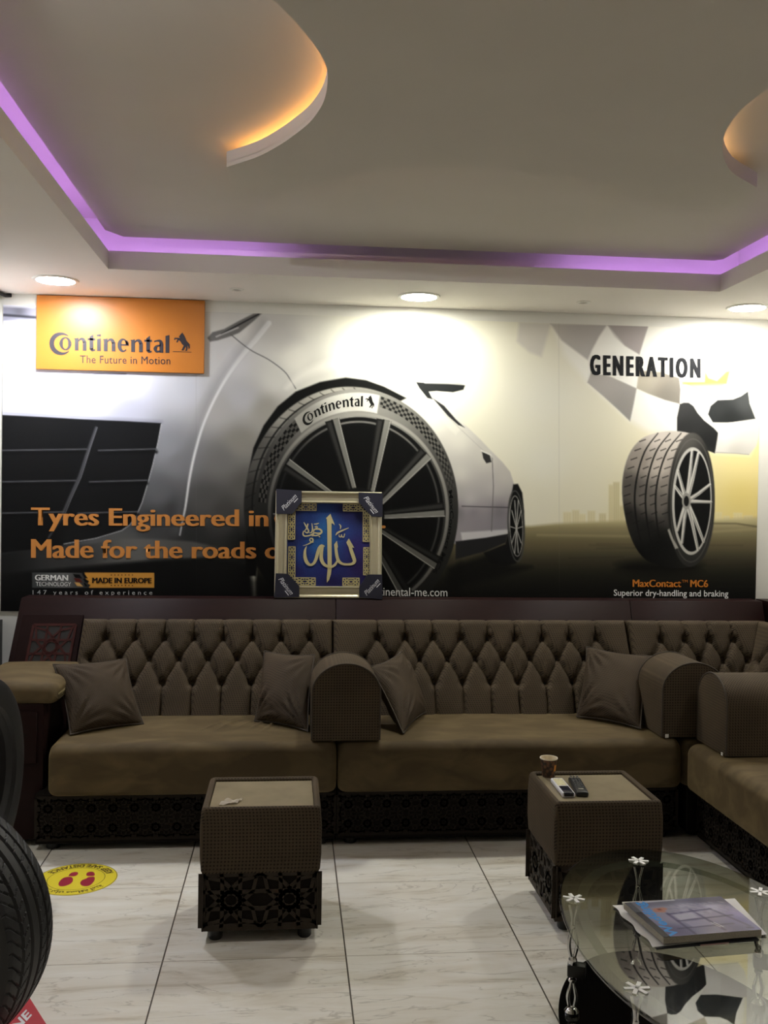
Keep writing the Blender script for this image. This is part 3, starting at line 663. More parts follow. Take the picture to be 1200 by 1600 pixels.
# ------------------------------------------------------------------ the room
M_WALL = mat('white wall paint', (222, 220, 212), 0.7, spec=0.3, noise=0.015, nscale=3)
M_CEIL = mat('ceiling paint', (206, 200, 190), 0.8, spec=0.2, noise=0.012, nscale=2)
M_RING = mat('gypsum ring paint', (238, 233, 226), 0.75, spec=0.2, noise=0.012, nscale=2)
M_DARK = mat('black lacquer', (22, 20, 20), 0.45)
def floor_mat():
    m, nt, p = new_mat('marble floor tiles')
    tc = nt.nodes.new('ShaderNodeTexCoord'); sx = nt.nodes.new('ShaderNodeSeparateXYZ'); nt.links.new(tc.outputs['Object'], sx.inputs[0])
    u = math_node(nt, 'DIVIDE', math_node(nt, 'ADD', sx.outputs[0], 0.3984 + 6.0), 0.6)
    v = math_node(nt, 'DIVIDE', math_node(nt, 'ADD', sx.outputs[1], -3.7598 + 9.0), 0.6)
    fu, fv = math_node(nt, 'FRACT', u), math_node(nt, 'FRACT', v)
    du = math_node(nt, 'MINIMUM', fu, math_node(nt, 'SUBTRACT', 1.0, fu)); dv = math_node(nt, 'MINIMUM', fv, math_node(nt, 'SUBTRACT', 1.0, fv))
    gu = math_node(nt, 'LESS_THAN', du, 0.0042); gv = math_node(nt, 'LESS_THAN', dv, 0.0024)
    iu, iv = math_node(nt, 'FLOOR', u), math_node(nt, 'FLOOR', v)
    cb = nt.nodes.new('ShaderNodeCombineXYZ'); nt.links.new(iu, cb.inputs[0]); nt.links.new(iv, cb.inputs[1])
    wn = nt.nodes.new('ShaderNodeTexWhiteNoise'); wn.noise_dimensions = '2D'; nt.links.new(cb.outputs[0], wn.inputs['Vector'])
    off = nt.nodes.new('ShaderNodeVectorMath'); off.operation = 'MULTIPLY_ADD'
    nt.links.new(wn.outputs['Color'], off.inputs[0]); off.inputs[1].default_value = (7, 7, 7); nt.links.new(tc.outputs['Object'], off.inputs[2])
    mp = nt.nodes.new('ShaderNodeMapping'); mp.inputs['Scale'].default_value = (1.1, 5.5, 1); mp.inputs['Rotation'].default_value = (0, 0, -0.16)
    nt.links.new(off.outputs[0], mp.inputs[0])
    n1 = nt.nodes.new('ShaderNodeTexNoise'); n1.inputs['Scale'].default_value = 2.2; n1.inputs['Detail'].default_value = 7; n1.inputs['Roughness'].default_value = 0.6; n1.inputs['Distortion'].default_value = 0.8
    nt.links.new(mp.outputs[0], n1.inputs['Vector'])
    rp = nt.nodes.new('ShaderNodeValToRGB'); e = rp.color_ramp.elements
    e[0].position = 0.28; e[0].color = L4(186, 177, 161); e[1].position = 0.72; e[1].color = L4(226, 224, 219)
    k = e.new(0.45); k.color = L4(214, 209, 199)
    nt.links.new(n1.outputs['Fac'], rp.inputs[0])
    n2 = nt.nodes.new('ShaderNodeTexNoise'); n2.inputs['Scale'].default_value = 1.6; n2.inputs['Detail'].default_value = 6; n2.inputs['Distortion'].default_value = 1.4
    nt.links.new(mp.outputs[0], n2.inputs['Vector'])
    vein = math_node(nt, 'ABSOLUTE', math_node(nt, 'SUBTRACT', n2.outputs['Fac'], 0.5))
    vr = nt.nodes.new('ShaderNodeMapRange'); vr.inputs[1].default_value = 0.0; vr.inputs[2].default_value = 0.012; vr.inputs[3].default_value = 0.42; vr.inputs[4].default_value = 0.0
    nt.links.new(vein, vr.inputs[0])
    m1 = nt.nodes.new('ShaderNodeMix'); m1.data_type = 'RGBA'; nt.links.new(vr.outputs[0], m1.inputs[0]); nt.links.new(rp.outputs[0], m1.inputs[6]); m1.inputs[7].default_value = L4(132, 124, 112)
    m2 = nt.nodes.new('ShaderNodeMix'); m2.data_type = 'RGBA'; nt.links.new(gu, m2.inputs[0]); nt.links.new(m1.outputs[2], m2.inputs[6]); m2.inputs[7].default_value = L4(70, 63, 52)
    m3 = nt.nodes.new('ShaderNodeMix'); m3.data_type = 'RGBA'; nt.links.new(gv, m3.inputs[0]); nt.links.new(m2.outputs[2], m3.inputs[6]); m3.inputs[7].default_value = L4(138, 128, 112)
    nt.links.new(m3.outputs[2], p.inputs['Base Color'])
    p.inputs['Roughness'].default_value = 0.38; p.inputs['Specular IOR Level'].default_value = 0.35
    return m
struct('floor', box(BM(), XL-.1, XR+.1, YF-.1, YB+.1, -0.1, 0.0), floor_mat())
struct('wall_back', box(BM(), XL-.1, XR+.1, YB, YB+.1, 0.0, Z_SLAB), M_WALL)
struct('wall_left', box(BM(), XL-.1, XL, YF, YB, 0.0, Z_SLAB), M_WALL)
struct('wall_right', box(BM(), XR, XR+.1, YF, YB, 0.0, Z_SLAB), M_WALL)
struct('wall_front', box(BM(), XL-.1, XR+.1, YF-.1, YF, 0.0, Z_SLAB), M_WALL)
struct('ceiling', box(BM(), XL-.1, XR+.1, YF-.1, YB+.1, Z_SLAB, Z_SLAB+.1), M_CEIL)
# lowered ring along the walls: soffit board with an upstand on its inner edge
bm = BM()
T = 0.022
box(bm, XL, RX0-T, YF, YB, Z_RING, Z_RING+T); box(bm, RX1+T, XR, YF, YB, Z_RING, Z_RING+T)
box(bm, RX0-T, RX1+T, RY1+T, YB, Z_RING, Z_RING+T); box(bm, RX0-T, RX1+T, YF, RY0-T, Z_RING, Z_RING+T)
box(bm, RX0-T, RX0, RY0-T, RY1+T, Z_RING, Z_LIP); box(bm, RX1, RX1+T, RY0-T, RY1+T, Z_RING, Z_LIP)
box(bm, RX0, RX1, RY1, RY1+T, Z_RING, Z_LIP); box(bm, RX0, RX1, RY0-T, RY0, Z_RING, Z_LIP)
struct('trim_1', bm, M_RING)
# the back wall of the light cove
bm = BM()
CW = 0.17
box(bm, RX0-CW-T, RX0-CW, RY0-CW, RY1+CW, Z_RING+T, Z_SLAB); box(bm, RX1+CW, RX1+CW+T, RY0-CW, RY1+CW, Z_RING+T, Z_SLAB)
box(bm, RX0-CW, RX1+CW, RY1+CW, RY1+CW+T, Z_RING+T, Z_SLAB); box(bm, RX0-CW, RX1+CW, RY0-CW-T, RY0-CW, Z_RING+T, Z_SLAB)
struct('trim_2', bm, M_RING)
# hung centre panel, its corners slightly cut
pa, pb, pc_, pd = RX0+.005, RX1-.005, RY1-.005, RY0+.005
prism_pts = [(pa, pd), (pb, pd), (pb, pc_-.03), (pb-.03, pc_), (pa+.06, pc_), (pa, pc_-.10)]
struct('trim_3', prism(BM(), prism_pts, Z_PANEL, Z_SLAB), M_CEIL)
# the island: a thin curved board under the panel with a raised rim, cut by two round bays
def isle(l): return [tuple(at(a, b, z=Z_ISLE))[:2] for a, b in l]
bayL = [(427, 0), (456, 28), (480, 56), (499, 82), (510, 105), (512, 124), (509, 148), (501, 168), (484, 191), (461, 210), (433, 229), (400, 246), (354, 261)]
farE = [(362, 301), (420, 303), (500, 290), (560, 273), (630, 263), (690, 262), (775, 266), (860, 275), (905, 279), (950, 288), (985, 303), (1040, 325), (1137, 328), (1183, 293)]
bayR = [(1160, 280), (1143, 268), (1132, 250), (1129, 232), (1131, 214), (1140, 195), (1158, 172), (1182, 151), (1210, 134)]
oL = catmull(isle(bayL), 4); oR = catmull(isle(bayR), 4)
near = [(oR[-1][0]-.02, oR[-1][1]-.35), (oR[-1][0]-.25, oR[-1][1]-.75), (oL[0][0]+.35, oL[0][1]-.62), (oL[0][0]-.05, oL[0][1]-.3)]
near = catmull([oR[-1]] + near + [oL[0]], 6)[1:-1]
outline = oL + isle(farE) + oR + near
bm = BM(); prism(bm, outline, Z_ISLE, Z_ISLE+.016)
for a, b in zip(outline, outline[1:] + outline[:1]):
    d = Vector((b[0]-a[0], b[1]-a[1])); 
    if d.length < 1e-5: continue
    n = Vector((-d.y, d.x)).normalized()*0.010
    hexa(bm, [(a[0], a[1], Z_ISLE+.014), (b[0], b[1], Z_ISLE+.014), (b[0]-n.x, b[1]-n.y, Z_ISLE+.014), (a[0]-n.x, a[1]-n.y, Z_ISLE+.014),
              (a[0], a[1], Z_ISLE+.050), (b[0], b[1], Z_ISLE+.050), (b[0]-n.x, b[1]-n.y, Z_ISLE+.050), (a[0]-n.x, a[1]-n.y, Z_ISLE+.050)])
for cx, cy in ((.3, 2.2), (.8, 2.3), (.55, 2.8), (1.4, 3.2)): box(bm, cx-.05, cx+.05, cy-.05, cy+.05, Z_ISLE+.01, Z_PANEL)
bmesh.ops.recalc_face_normals(bm, faces=bm.faces[:])
struct('trim_4', bm, M_CEIL)
# dark wainscot end at the left wall, pale strip under the mural
struct('baseboard_left', box(BM(), XL, XL+.022, 4.2, YB, 0, 0.872), M_DARK)

# ------------------------------------------------------------------ light strips in the coves
def led_strip(name, pts, rgbp, label, cat, w=0.006):
    m = mat(name + ' glow', (240, 240, 240), 0.5, emis=rgbp[:3], strength=rgbp[3])
    t = tag(obj(name, tube(BM(), pts, w, 6), m), label, cat, 'coloured light strips in the ceiling coves')
    return t
zl = Z_RING+T+.008
led_strip('light_strip', [(RX0-.02, RY1+.034, zl), (-0.10, RY1+.034, zl)], PURPLE_LED, 'purple light strip in the ceiling cove over the left of the mural', 'light strip')
led_strip('light_strip', [(0.30, RY1+.034, zl), (1.15, RY1+.034, zl)], PURPLE_LED[:3] + (0.2,), 'dim purple light strip in the ceiling cove over the middle of the mural', 'light strip')
led_strip('light_strip', [(1.30, RY1+.034, zl), (RX1+.02, RY1+.034, zl)], PURPLE_LED, 'purple light strip in the ceiling cove over the right tyre of the mural', 'light strip')
led_strip('light_strip', [(RX0-.034, 1.2, zl), (RX0-.034, RY1+.03, zl)], PURPLE_LED[:3] + (19.0,), 'purple light strip in the ceiling cove along the left side', 'light strip')
led_strip('light_strip', [(RX1+.034, 1.2, zl), (RX1+.034, RY1+.03, zl)], PURPLE_LED[:3] + (19.0,), 'purple light strip in the ceiling cove along the right side', 'light strip')
def inset(line, d):
    out = []
    for i, p in enumerate(line):
        a, b = line[max(i-1, 0)], line[min(i+1, len(line)-1)]
        t = Vector((b[0]-a[0], b[1]-a[1])).normalized(); out.append((p[0] + t.y*d, p[1] - t.x*d, Z_ISLE+.051))
    return out
led_strip('light_strip', inset(oL[11:-1], 0.10), ORANGE_LED, 'orange light strip behind the curved rim of the left ceiling bay', 'light strip', 0.004)
led_strip('light_strip', inset(oR[3:-3], 0.10), (1.0, 0.60, 0.28, 40.0), 'peach light strip behind the curved rim of the right ceiling bay', 'light strip', 0.004)

# ------------------------------------------------------------------ recessed lamps
M_TRIM = mat('white lamp trim', (225, 222, 215), 0.35)
def downlight(x, y, key, label, r=0.085):
    t = thing('downlight', label, 'ceiling light', (x, y, Z_RING), group='recessed ceiling lamps')
    obj('trim_ring', lathe(BM(), [(r, -.001), (r+.004, -.007), (r+.018, -.006), (r+.022, 0.0), (r+.018, 0.002), (r, .002)], n=40, close=True), M_TRIM, t)
    c = LAMP_POWER[key]
    o = obj('diffuser', lathe(BM(), [(0, -.010), (r*.6, -.009), (r*.93, -.005), (r, 0.0), (r, .001), (0, .001)], n=40), mat('lamp diffuser ' + key, (250, 250, 250), 0.4, emis=c[:3], strength=c[3]), t)
    o['label'] = 'glowing white diffuser'
    return t
_dl = downlight
def downlight(x, y, key, label):
    t = _dl(x, y, key, label)
    if key in SPOT_POWER:
        d = bpy.data.lights.new('bulb', 'SPOT'); d.energy, a = SPOT_POWER[key]; d.spot_size = math.radians(a); d.spot_blend = 1.0
        d.color = LAMP_POWER[key][:3]; d.shadow_soft_size = 0.05
        o = bpy.data.objects.new('bulb', d); COL.objects.link(o); o.location = (0, 0, -.03); o.parent = t
    return t
downlight(-1.122, 4.676, 'left', 'round glowing ceiling lamp above the orange sign, leftmost in the row')
downlight(0.620, 4.757, 'middle', 'round glowing ceiling lamp above the printed car mirror, middle of the row')
downlight(2.320, 4.740, 'right', 'round glowing ceiling lamp above the checkered flag, rightmost in the row')
for x, y in ROOM_LAMPS: downlight(x, y, 'side' if y > 2 else 'rear', 'round ceiling lamp in the ring behind the viewer, out of the picture')
# added unseen spot above the viewer's left, there to brighten the left bay's rim
t = thing('added_fill_spot', 'added unseen fill spot for the curved rim of the left ceiling bay, above the picture edge', 'ceiling light', (-0.62, 1.62, Z_PANEL))
obj('base_plate', lathe(BM(), [(0, -.012), (.035, -.012), (.038, -.004), (.038, 0), (0, 0)], n=24), M_TRIM, t)
tgt = Vector((0.0, 2.86, 2.633)); src = Vector((-0.62, 1.62, 2.628)); dd = (tgt - src).normalized()
obj('barrel', tube(BM(), [Vector((0, 0, -.047)) - dd*.045, Vector((0, 0, -.047)) + dd*.025], .028, 20), M_TRIM, t)
d = bpy.data.lights.new('bulb', 'SPOT'); d.energy = 26.0; d.spot_size = math.radians(62); d.spot_blend = 0.6; d.shadow_soft_size = .012
o = bpy.data.objects.new('bulb', d); COL.objects.link(o); o.location = Vector((0, 0, -.047)) + dd*.032; o.rotation_euler = dd.to_track_quat('-Z', 'Y').to_euler(); o.parent = t
M_GREY = mat('grey plastic', (150, 146, 138), 0.4)
for x, y, l in ((-0.279, 4.745, 'small unlit spot fitting in the ceiling right of the orange sign'), (1.461, 4.755, 'small unlit spot fitting in the ceiling above the lettering GENERATION')):
    t = thing('spot_fitting', l, 'ceiling fitting', (x, y, Z_RING), group='small unlit ceiling spots')
    obj('rim', lathe(BM(), [(.020, -.002), (.024, -.006), (.034, -.004), (.036, 0), (.030, .002), (.020, .002)], n=28, close=True), M_TRIM, t)
    obj('lens', lathe(BM(), [(0, -.004), (.014, -.003), (.020, -.001), (.020, .001), (0, .001)], n=24), M_GREY, t)
tag(obj('cable', tube(BM(), [(XL+.012, 4.75, Z_RING-.012), (XL+.013, 4.97, Z_RING-.011), (XL+.03, 5.02, Z_RING-.014), (XL+.055, 5.036, Z_RING-.010)], 0.010, 8), mat('black rubber cable', (14, 14, 14), 0.6)),
    'short black cable in the ceiling corner left of the orange sign', 'cable')

# ------------------------------------------------------------------ mural and sign
build_mural()
def build_sign():
    y = YB - 0.022
    q = [at(57, 464, y=y), at(320, 470, y=y), at(320, 584, y=y), at(57, 578, y=y)]
    t = thing('sign_board', 'orange sign with black lettering and rearing horse, above the left of the mural', 'sign', (0, YB-.011, 2.34))
    x0, x1 = q[0].x, q[1].x; z0 = 2.150; z1 = Z_RING - .004
    def P(o):
        o.parent = t; o.matrix_parent_inverse = Matrix.Translation((0, -(YB-.011), -2.34)); return o
    P(obj('panel', box(BM(), x0, x1, y, YB-.0005, z0, z1, 0.0015, 1), mat('orange sign vinyl', (188, 114, 36), 0.4, spec=0.5)))
    ys = y - 0.0012; E1 = []
    def cp(l): return [(a/4.0, 400 + b/4.0) for a, b in l]
    v, p = wordmark()
    w = [(312 + a, 586 + (a)*0.0265 - b) for a, b in v]
    E1.append((wall_pts(cp(w), ys), p, (34, 28, 40)))
    v, p = tri_poly(HORSE)
    w = [(a/3.0, 440 + b/3.0) for a, b in v]
    E2 = [(wall_pts(w, ys), p, (30, 26, 34))]
    v, p = ribbon([(810/3, 440 + 328/3), (898/3, 440 + 330.5/3)], 0.8); E2.append((wall_pts(v, ys), p, (60, 48, 40)))
    v, p = text_polys('The Future in Motion', spacing=1.05)
    E1.append((wall_pts(in_quad(v, (125, 555.3), (266, 557.5), (266, 569.5), (125, 567.3)), ys), p, (60, 50, 48)))
    def flat(name, E, lab):
        g = np.zeros((2, 2, 3)); V, Pp = merge([(np.asarray(a), b) for a, b, c in E])
        me = bpy.data.meshes.new(name); me.from_pydata([tuple(q) for q in V], [], Pp); me.update()
        o = bpy.data.objects.new(name, me); COL.objects.link(o); me.materials.append(M_INK); P(o); o['label'] = lab
    flat('lettering', E1, 'black lettering'); flat('horse_emblem', E2, 'black rearing horse')
M_INK = mat('dark print ink', (36, 30, 38), 0.5)
build_sign()
# ------------------------------------------------------------------ sofas
M_WAFFLE = waffle('brown waffle cloth', (84, 71, 54), (42, 34, 25), 0.0120, 0.45)
M_WAFFLE_P = waffle('brown waffle pillow cloth', (74, 61, 46), (46, 37, 28), 0.0105, 0.4)
M_VELVET = velvet('olive brown velvet', (74, 62, 43), (98, 84, 59))
M_WOOD = wood('dark mahogany', (34, 16, 15), (25, 12, 11), 0.5)
M_CARVE = wood('dark carved wood', (38, 32, 26), (30, 25, 21), 0.6)
M_FRET = wood('mahogany fretwork', (70, 36, 33), (56, 28, 26), 0.5)
M_HOLE = mat('shade behind the carving', (26, 22, 19), 0.9, spec=0.1)  # shade inside the carved openings, put into the colour
M_PIPE = mat('brown piping cord', (60, 51, 41), 0.8)
M_BUTTON = mat('covered button', (38, 32, 26), 0.8)
M_FOOT = mat('black plastic foot', (16, 15, 15), 0.4)
def adopt(o, t):
    o.parent = t; o.matrix_parent_inverse = (Matrix.Translation(t.location) @ Matrix.Rotation(t.rotation_euler.z, 4, 'Z')).inverted(); return o
def part(name, bm, m, t, label=None, **kw):
    o = adopt(obj(name, bm, m, **kw), t)
    if label: o['label'] = label
    return o
def subpart(name, bm, m, p, **kw):
    o = obj(name, bm, m, **kw); o.parent = p; return o

BL_ = math.hypot(.17, .455)
def back_frame(kind):
    """the leaning plane of a backrest: u along the wall, s up the slope, h out of it"""
    tz, ty = .455/BL_, .17/BL_
    if kind == 'back': return lambda u, s, h: Vector((u, 4.672 + ty*s - tz*h, .45 + tz*s + ty*h))
    return lambda u, s, h: Vector((2.312 + ty*s - tz*h, u, .45 + tz*s + ty*h))
def z2s(z): return (z - .45)/.455*BL_
def tufted(t, kind, ua, ub, buttons, lab=None, step=0.0065, smax=BL_, ua1=None, ub1=None):
    """deep-buttoned back: ua..ub is the width at the seat, ua1..ub1 at the top"""
    fr = back_frame(kind)
    ua1 = ua if ua1 is None else ua1; ub1 = ub if ub1 is None else ub1
    rows = buttons; seg = []
    for r0, r1 in zip(rows, rows[1:]):
        for a in r0:
            for b in r1:
                if abs(a[0]-b[0]) < .1: seg.append((a, b, 1.0))
    for a in rows[0]: seg.append((a, (a[0], smax), 1.9))
    for a in rows[-1]: seg.append((a, (a[0], 0.0), 2.6))
    nu, ns = max(12, int(abs(ub - ua)/step)), int(smax/step)
    U = np.linspace(0, 1, nu)[:, None]*np.ones((1, ns)); S = np.linspace(0, smax, ns)[None, :]*np.ones((nu, 1))
    a_ = ua + (ua1 - ua)*S/smax; b_ = ub + (ub1 - ub)*S/smax
    X = a_ + (b_ - a_)*U
    D = np.full(X.shape, .09)
    for (ax, ay), (bx, by), k in seg:
        ex, ey = bx-ax, by-ay; q = np.clip(((X-ax)*ex + (S-ay)*ey)/(ex*ex+ey*ey+1e-9), 0, 1)
        D = np.minimum(D, np.hypot(X-ax-ex*q, S-ay-ey*q)*k)
    H = .027*(1 - np.exp(-D/.013))
    for r in rows:
        for bx, by in r: H -= .024*np.exp(-((X-bx)**2 + (S-by)**2)/.020**2)
    e = np.minimum(np.minimum(np.abs(X - a_), np.abs(b_ - X)), np.minimum(smax - S, .05))
    H -= .035*(1 - np.sqrt(np.clip(1 - (1 - np.clip(e/.032, 0, 1))**2, 0, 1)))
    bm = BM()
    V = [[bm.verts.new(fr(X[i, j], S[i, j], H[i, j])) for j in range(ns)] for i in range(nu)]
    for i in range(nu-1):
        for j in range(ns-1): bm.faces.new((V[i][j], V[i+1][j], V[i+1][j+1], V[i][j+1]))
    bd = [(i, 0) for i in range(nu)] + [(nu-1, j) for j in range(1, ns)] + [(i, ns-1) for i in range(nu-2, -1, -1)] + [(0, j) for j in range(ns-2, 0, -1)]
    Bv = [bm.verts.new(fr(X[i, j], S[i, j], -.030)) for i, j in bd]
    n = len(bd)
    for k in range(n):
        k2 = (k+1) % n; bm.faces.new((V[bd[k2][0]][bd[k2][1]], V[bd[k][0]][bd[k][1]], Bv[k], Bv[k2]))
    bm.faces.new(Bv)
    bmesh.ops.recalc_face_normals(bm, faces=bm.faces[:])
    o = part('backrest', bm, M_WAFFLE, t, lab, ang=1.2)
    for r in rows:
        for bx, by in r:
            if not (min(ua, ua1) + .02 < bx < max(ub, ub1) - .02): continue
            b = BM(); bmesh.ops.create_uvsphere(b, u_segments=10, v_segments=6, radius=.0075)
            for v in b.verts: v.co = fr(bx, by, -.016) + Vector((v.co.x, v.co.y*.6, v.co.z))
            subpart('tufting_button', b, M_BUTTON, o)
    return o
def cushion(bm, x0, x1, y0, y1, z0, z1, r, nu=60, disp=None, crown=0.0, ny=40):
    """upholstered block with rounded edges; disp(x, y) lifts the top"""
    def sec(dx):
        ya, yb, za, zb = y0 + dx, y1 - dx, z0 + dx*.5, z1 - dx
        P = []
        for k in range(9):
            a = PI + PI/2*k/8; P.append((ya + r*.6 + r*.6*math.cos(a), za + r*.6 + r*.6*math.sin(a), 0))
        for k in range(9):
            a = -PI/2 + PI/2*k/8; P.append((yb - r*.6 + r*.6*math.cos(a), za + r*.6 + r*.6*math.sin(a), 0))
        for k in range(9):
            a = PI/2*k/8; P.append((yb - r + r*math.cos(a), zb - r + r*math.sin(a), math.sin(a)))
        for k in range(1, ny): P.append((yb - r - (yb - ya - 2*r)*k/ny, zb, 1))
        for k in range(9):
            a = PI/2 + PI/2*k/8; P.append((ya + r + r*math.cos(a), zb - r + r*math.sin(a), max(0, math.sin(a))))
        return P
    xs = [x0 + r*(1 - math.cos(PI/2*k/6)) for k in range(6)] + list(np.linspace(x0 + r, x1 - r, nu)) + [x1 - r*(1 - math.cos(PI/2*k/6)) for k in range(5, -1, -1)]
    rings = []
    for x in xs:
        e = min(x - x0, x1 - x); dx = r*(1 - math.sqrt(max(0, 1 - (1 - min(e/r, 1))**2)))
        row = []
        for y, z, w in sec(dx*.8):
            c = crown*math.sin(PI*(x-x0)/(x1-x0))*math.sin(PI*min(max((y-y0)/(y1-y0), 0), 1))
            row.append(bm.verts.new((x, y, z + w*(c + (disp(x, y) if disp else 0)))))
        rings.append(row)
    n = len(rings[0])
    for A, B in zip(rings, rings[1:]):
        for k in range(n): bm.faces.new((A[k], A[(k+1) % n], B[(k+1) % n], B[k]))
    bm.faces.new(rings[0][::-1]); bm.faces.new(rings[-1])
    bmesh.ops.recalc_face_normals(bm, faces=bm.faces[:])
    return bm
def swap_xy(bm):
    for v in bm.verts: v.co = Vector((v.co.y, v.co.x, v.co.z))
    bmesh.ops.reverse_faces(bm, faces=bm.faces[:]); return bm
def lattice(bm, u0, u1, v0, v1, nu, nv, fn, w=0.006, d=0.005, border=0.008):
    """raised fretwork of eight-pointed stars; fn(u, v, depth) places it"""
    def bar(a, b, ww=w):
        a, b = np.array(a, float), np.array(b, float); t = b - a; L = np.hypot(*t)
        if L < 1e-6: return
        n = np.array([-t[1], t[0]])/L*ww*.5
        q = [a+n, a-n, b-n, b+n]
        hexa(bm, [fn(x, y, 0) for x, y in q] + [fn(x, y, d) for x, y in q])
    cu, cv = (u1-u0)/nu, (v1-v0)/nv
    for i in range(nu):
        for j in range(nv):
            c = np.array([u0 + (i+.5)*cu, v0 + (j+.5)*cv]); s = np.array([cu, cv])*.5
            P = [c + s*.80*np.array([math.cos(PI/8 + k*PI/4), math.sin(PI/8 + k*PI/4)]) for k in range(8)]
            for k in range(8): bar(P[k], P[(k+3) % 8])
            Q = [c + s*.30*np.array([math.cos(k*PI/4), math.sin(k*PI/4)]) for k in range(8)]
            for k in range(8): bar(Q[k], Q[(k+1) % 8], w*1.2)
            E_ = [c + s*np.array(e) for e in ((1, .33), (.33, 1), (-.33, 1), (-1, .33), (-1, -.33), (-.33, -1), (.33, -1), (1, -.33))]
            for k in range(8): bar(P[k], E_[k])
            for k, cn in enumerate(((1, 1), (-1, 1), (-1, -1), (1, -1))):
                K = c + s*np.array(cn)*.86; bar(P[2*k], K, w*.9); bar(P[2*k+1], K, w*.9); bar(K, c + s*np.array(cn), w*.9)
    for a, b in (((u0, v0), (u1, v0)), ((u1, v0), (u1, v1)), ((u1, v1), (u0, v1)), ((u0, v1), (u0, v0))): bar(a, b, border)
    bmesh.ops.recalc_face_normals(bm, faces=bm.faces[:])
    return bm
def board(bm, x0, x1, left_slope=0.0):
    """wooden back with a level shelf on top, leaning like the backrest"""
    f = lambda z: 4.905 + (z - 1.0)*.37
    P = [(f(.10), .10), (f(1.0), 1.0), (5.035, 1.0), (5.035, .10)]
    ex = lambda z: x0 - left_slope*(1 - z)
    a = [bm.verts.new((ex(z), y, z)) for y, z in P]; b = [bm.verts.new((x1, y, z)) for y, z in P]
    bm.faces.new(a[::-1]); bm.faces.new(b)
    for i in range(4): bm.faces.new((a[i], a[(i+1) % 4], b[(i+1) % 4], b[i]))
    bmesh.ops.recalc_face_normals(bm, faces=bm.faces[:])
    es = [e for e in bm.edges]; bmesh.ops.bevel(bm, geom=es, offset=.003, segments=1, affect='EDGES')
    return bm
def feet(t, pts, r=.028, h=.03):
    for x, y in pts: part('foot', lathe(BM(), [(0, 0), (r, 0), (r*1.05, h*.7), (r, h), (0, h)], (x, y, 0), 16), M_FOOT, t)

# left sofa
def folds(x, y):
    z = 0.0
    for k in range(7):
        cx = -0.30 + k*.062; d = (x - cx) - (y - 4.50)*(.55 - k*.05)
        z += .014*math.exp(-(d/.010)**2)*math.exp(-((y - 4.46)/.085)**2)*(0.6 + .4*math.sin(k*2.1))
    return z
t = thing('sofa', 'brown button-back sofa with wooden storage arm and carved side panel, left of the middle armrest', 'sofa', (-0.40, 4.45, 0), group='brown sofa sections along the walls')
SOFA_L = t
part('back_board', board(BM(), -1.328, .2335, 0.10), M_WOOD, t, 'dark wooden back board with shelf')
part('base', box(BM(), -1.065, .2130, 4.165, 4.72, .03, .245, .004, 1), M_HOLE, t)
part('carved_panel', lattice(BM(), -1.055, .205, .055, .225, 14, 2, lambda u, v, d: Vector((u, 4.166 - d*1.6, v)), .0068, .003, .022), M_CARVE, t, 'dark fretwork panel')
part('seat_cushion', cushion(BM(), -1.006, .2115, 4.118, 4.70, .243, .462, .045, 300, folds, .008, 80), M_VELVET, t, 'plain olive velvet seat cushion', ang=1.3)
r1 = [(-.896 + .1424*k, z2s(.815)) for k in range(8)]; r2 = [(-.967 + .1424*k, z2s(.717)) for k in range(9)]; r3 = [(-.896 + .1424*k, z2s(.600)) for k in range(8)]
tufted(t, 'back', -1.045, .2135, [r1, r2, r3], ua1=-1.012)
part('armrest_box', box(BM(), -1.36, -1.047, 4.225, 4.78, .03, .618, .005, 2), M_WOOD, t, 'dark wooden arm box')
dr = part('drawer', box(BM(), -1.335, -1.072, 4.213, 4.232, .36, .585, .003, 1), M_WOOD, t)
hb = BM(); slab(hb, catmull([(-1.20, .485), (-1.15, .475), (-1.11, .485), (-1.15, .498)], 5, True), lambda u, v, d: Vector((u, 4.2125 - d, v)), 0, .0015); bmesh.ops.recalc_face_normals(hb, faces=hb.faces[:])
subpart('handle_slot_shade', hb, M_HOLE, dr)  # dark plate stands for the shadow in the drawer's grip cutout
part('arm_pad', cushion(BM(), -1.385, -.992, 4.215, 4.80, .616, .704, .042, 40, None, .020, 30), M_VELVET, t, 'plain olive velvet arm pad', ang=1.3)
# carved side panel, set just proud of the board
fb = back_frame('back'); dpt = -0.018
def side_fn(u, v, d): return fb(u, z2s(v), -.028 + d)
bm = BM(); hexa(bm, [side_fn(-1.345, .56, 0), side_fn(-1.05, .56, 0), side_fn(-1.05, .56, .012), side_fn(-1.345, .56, .012), side_fn(-1.308, .925, 0), side_fn(-1.018, .925, 0), side_fn(-1.018, .925, .012), side_fn(-1.308, .925, .012)])
bmesh.ops.recalc_face_normals(bm, faces=bm.faces[:])
sp = part('side_panel', bm, M_WOOD, t, 'dark wooden side panel')
bm = BM(); hexa(bm, [side_fn(-1.275, .672, .0122), side_fn(-1.068, .672, .0122), side_fn(-1.068, .672, .0135), side_fn(-1.275, .672, .0135), side_fn(-1.255, .878, .0122), side_fn(-1.050, .878, .0122), side_fn(-1.050, .878, .0135), side_fn(-1.255, .878, .0135)])
bmesh.ops.recalc_face_normals(bm, faces=bm.faces[:])
subpart('fretwork_backing', bm, M_DARK, sp)  # black sheet stands for the darkness of the cut-outs
subpart('fretwork', lattice(BM(), -1.262, -1.060, .672, .878, 1, 1, lambda u, v, d: side_fn(u + (v - .775)*.1, v, .0135 + d), .010, .004, .012), M_FRET, sp)
feet(t, [(-1.0, 4.22), (.15, 4.22), (-1.0, 4.66), (.15, 4.66)])

